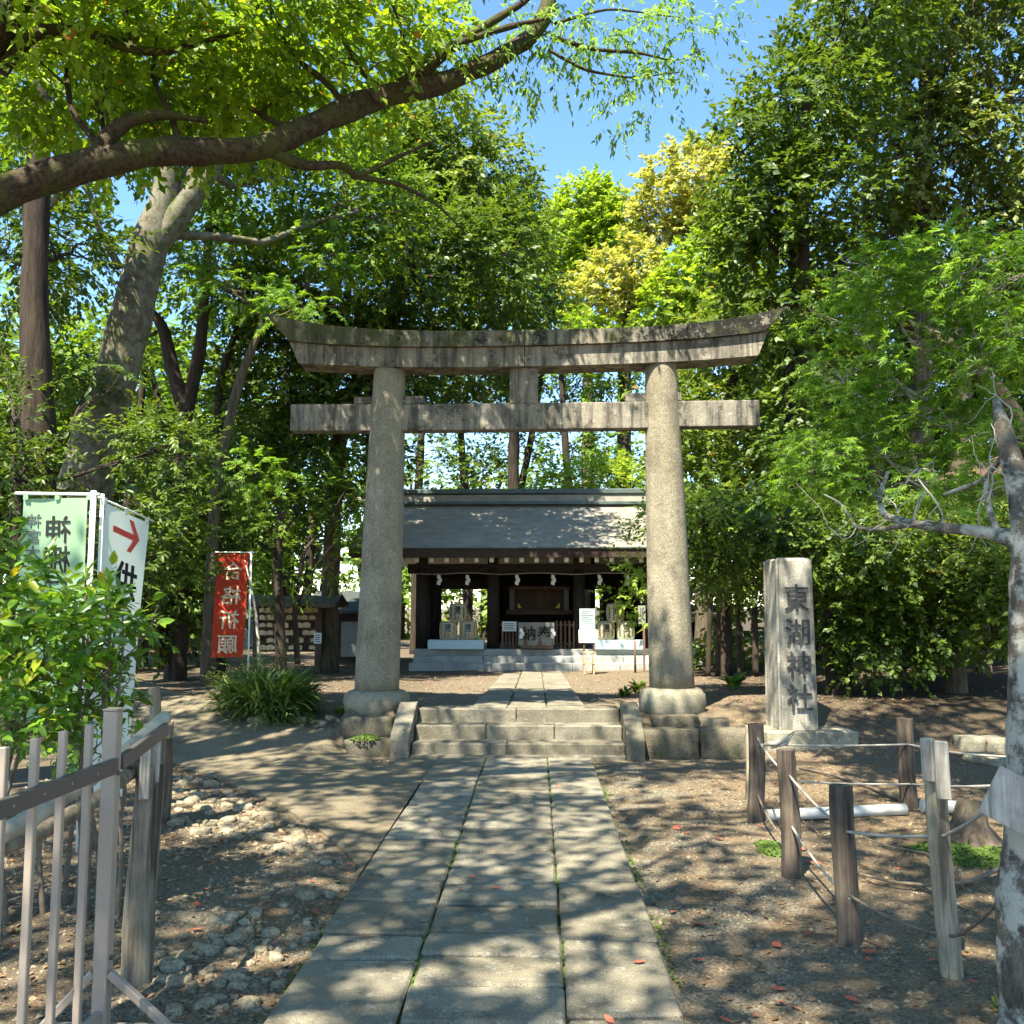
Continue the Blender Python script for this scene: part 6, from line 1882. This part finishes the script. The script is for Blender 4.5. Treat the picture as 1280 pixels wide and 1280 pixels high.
# --- near plants
# glossy bush in front of the banners
bl_ = lob([(20, 752, 4.9, 55, 36, .35), (70, 772, 4.9, 60, 30, .35), (120, 768, 4.9, 48, 26, .3), (155, 778, 4.9, 30, 24, .25), (15, 722, 5.0, 36, 22, .3), (-10, 790, 4.8, 50, 50, .35), (60, 820, 5.0, 60, 34, .35), (120, 800, 5.1, 50, 34, .3), (30, 880, 4.9, 70, 34, .35), (110, 870, 5.1, 40, 26, .3), (-40, 700, 4.9, 50, 40, .3)])
bx, by = at(60, 900, 5.0)[0], 5.0
bush = thing('camellia_bush', 'glossy leafy bush in front of the green and white banners', 'bush', (bx, by, h1(bx, by)))
mb = MB(); r = np.random.RandomState(8)
for k, px in enumerate([8, 20, 44, 66, 92, 104, 118, 140, 147, 156, -20, 130]):
    y = 5.0 + r.uniform(-.15, .25)
    a = at(px, 900, y); a[2] = h1(a[0], a[1]) - .03
    e = at(px + r.uniform(-22, 22), r.uniform(735, 790), y)
    P = wob([a, (a + e) / 2, e], 12, .03, k); rr = r.uniform(.009, .019)
    mb.tube(P, np.linspace(rr * 1.2, rr * .4, 12), 7, jit=.1, seed=k, caps=False)
    for j in range(4):
        b_ = P[r.randint(4, 11)]; mb.tube(wob([b_, b_ + np.array([r.uniform(-.3, .3), r.uniform(-.2, .2), r.uniform(.08, .34)])], 6, .08, j), np.linspace(rr * .5, rr * .15, 6), 5, caps=False)
build('stems', mb, M['twig'], bush)
foliage('leaves', bl_, M['lf_bush'], .082, 2.1, T_LEAF, seed=221, parent=bush, per=8, droop=.1, clump=.34, cf=3.5, tw=2.4)
foliage('leaves', lob([(40, 900, 4.6, 70, 24, .3), (100, 920, 4.7, 40, 18, .25), (0, 860, 4.7, 50, 30, .3), (160, 860, 5.2, 20, 40, .2)]), M['lf_bush'], .055, 1.3, T_LEAF, seed=222, parent=bush, per=8, clump=.36, cf=4, tw=3)
# arching clump of bamboo grass on the mound
c = gp(335, 893)
cl = thing('grass_clump', 'arching clump of bamboo grass on the small mound left of the torii', 'plant', (c[0], c[1], c[2]))
r = np.random.RandomState(12); n = 1500
a = r.rand(n) * 6.28; q = np.sqrt(r.rand(n))
pos = np.stack([.5 * q * np.cos(a), .4 * q * np.sin(a), .02 + .30 * r.rand(n)], 1)
d = np.stack([np.cos(a) * .8, np.sin(a) * .8, r.uniform(-.2, 1.3, n)], 1) + r.normal(size=(n, 3)) * .3
bladeV = np.array([(0, 0, 0), (-.05, .35, .02), (-.04, .7, -.06), (0, 1, -.22), (.04, .7, -.06), (.05, .35, .02)], float)
me = scatter_mesh('blades', bladeV, [(0, 5, 1), (1, 5, 4), (1, 4, 2), (2, 4, 3)], pos, r.uniform(.16, .42, n), basis(d, np.tile([0, 0, 1.0], (n, 1)) + r.normal(size=(n, 3)) * .2), M['lf_grass'], tone=r.rand(n))
link(bpy.data.objects.new('blades', me), cl)
foliage('leaves', lob([(335, 850, c[1], 48, 30, .4), (300, 862, c[1], 30, 22, .3), (370, 860, c[1] + .1, 26, 20, .3), (350, 885, c[1] - .2, 44, 16, .3)]), M['lf_grass'], .07, 1.0, T_LONG, seed=223, parent=cl, per=8, clump=.3, droop=.5)
# small plants
def small_plant(name, label, px, py, s, n, m, seed, broad=False, cat='plant'):
    c = gp(px, py); r = np.random.RandomState(seed)
    t = thing(name, label, cat, c)
    a = r.rand(n) * 6.28
    d = np.stack([np.cos(a), np.sin(a), r.uniform(.3, 1.6, n)], 1)
    me = scatter_mesh('leaves', T_LEAF[0], T_LEAF[1], np.stack([.08 * s * np.cos(a), .08 * s * np.sin(a), r.rand(n) * .25 * s], 1), s * r.uniform(.25, .5, n) * (1 if broad else .6), basis(d, np.tile([0, 0, 1.0], (n, 1))), M[m], tone=r.rand(n))
    link(bpy.data.objects.new('leaves', me), t)
    build('stems', MB().tube([(0, 0, -.02), (.01, 0, .15 * s), (.0, .02, .4 * s)], [.008, .006, .003], 6), M['twig'], t, local=True)
    return t
small_plant('broadleaf_plant', 'small broad leaved green plant right of the right torii footing', 917, 863, .50, 34, 'lf_bush', 1, True)
small_plant('weed', 'low green weed left of the right torii footing', 782, 872, .40, 60, 'lf_mid', 2)
small_plant('weed', 'thin upright weed by the upper path left of the right pillar', 798, 868, .55, 40, 'lf_dark', 3)
small_plant('weed', 'tiny green sprout on the soil at lower right', 1246, 1262, .16, 12, 'lf_bush', 4)
small_plant('weed', 'small tuft growing beside the left torii footing', 425, 895, .30, 50, 'lf_mid', 5)
small_plant('shrub', 'leafy green shrub at the foot of the thicket right of the stele', 1050, 850, .95, 120, 'lf_bush', 6, cat='bush')
small_plant('shrub', 'low green shrub further right below the thicket', 1160, 850, .8, 110, 'lf_mid', 7, cat='bush')
print('leaf faces', foliage.count, 'all', sum(len(m_.polygons) for m_ in bpy.data.meshes))
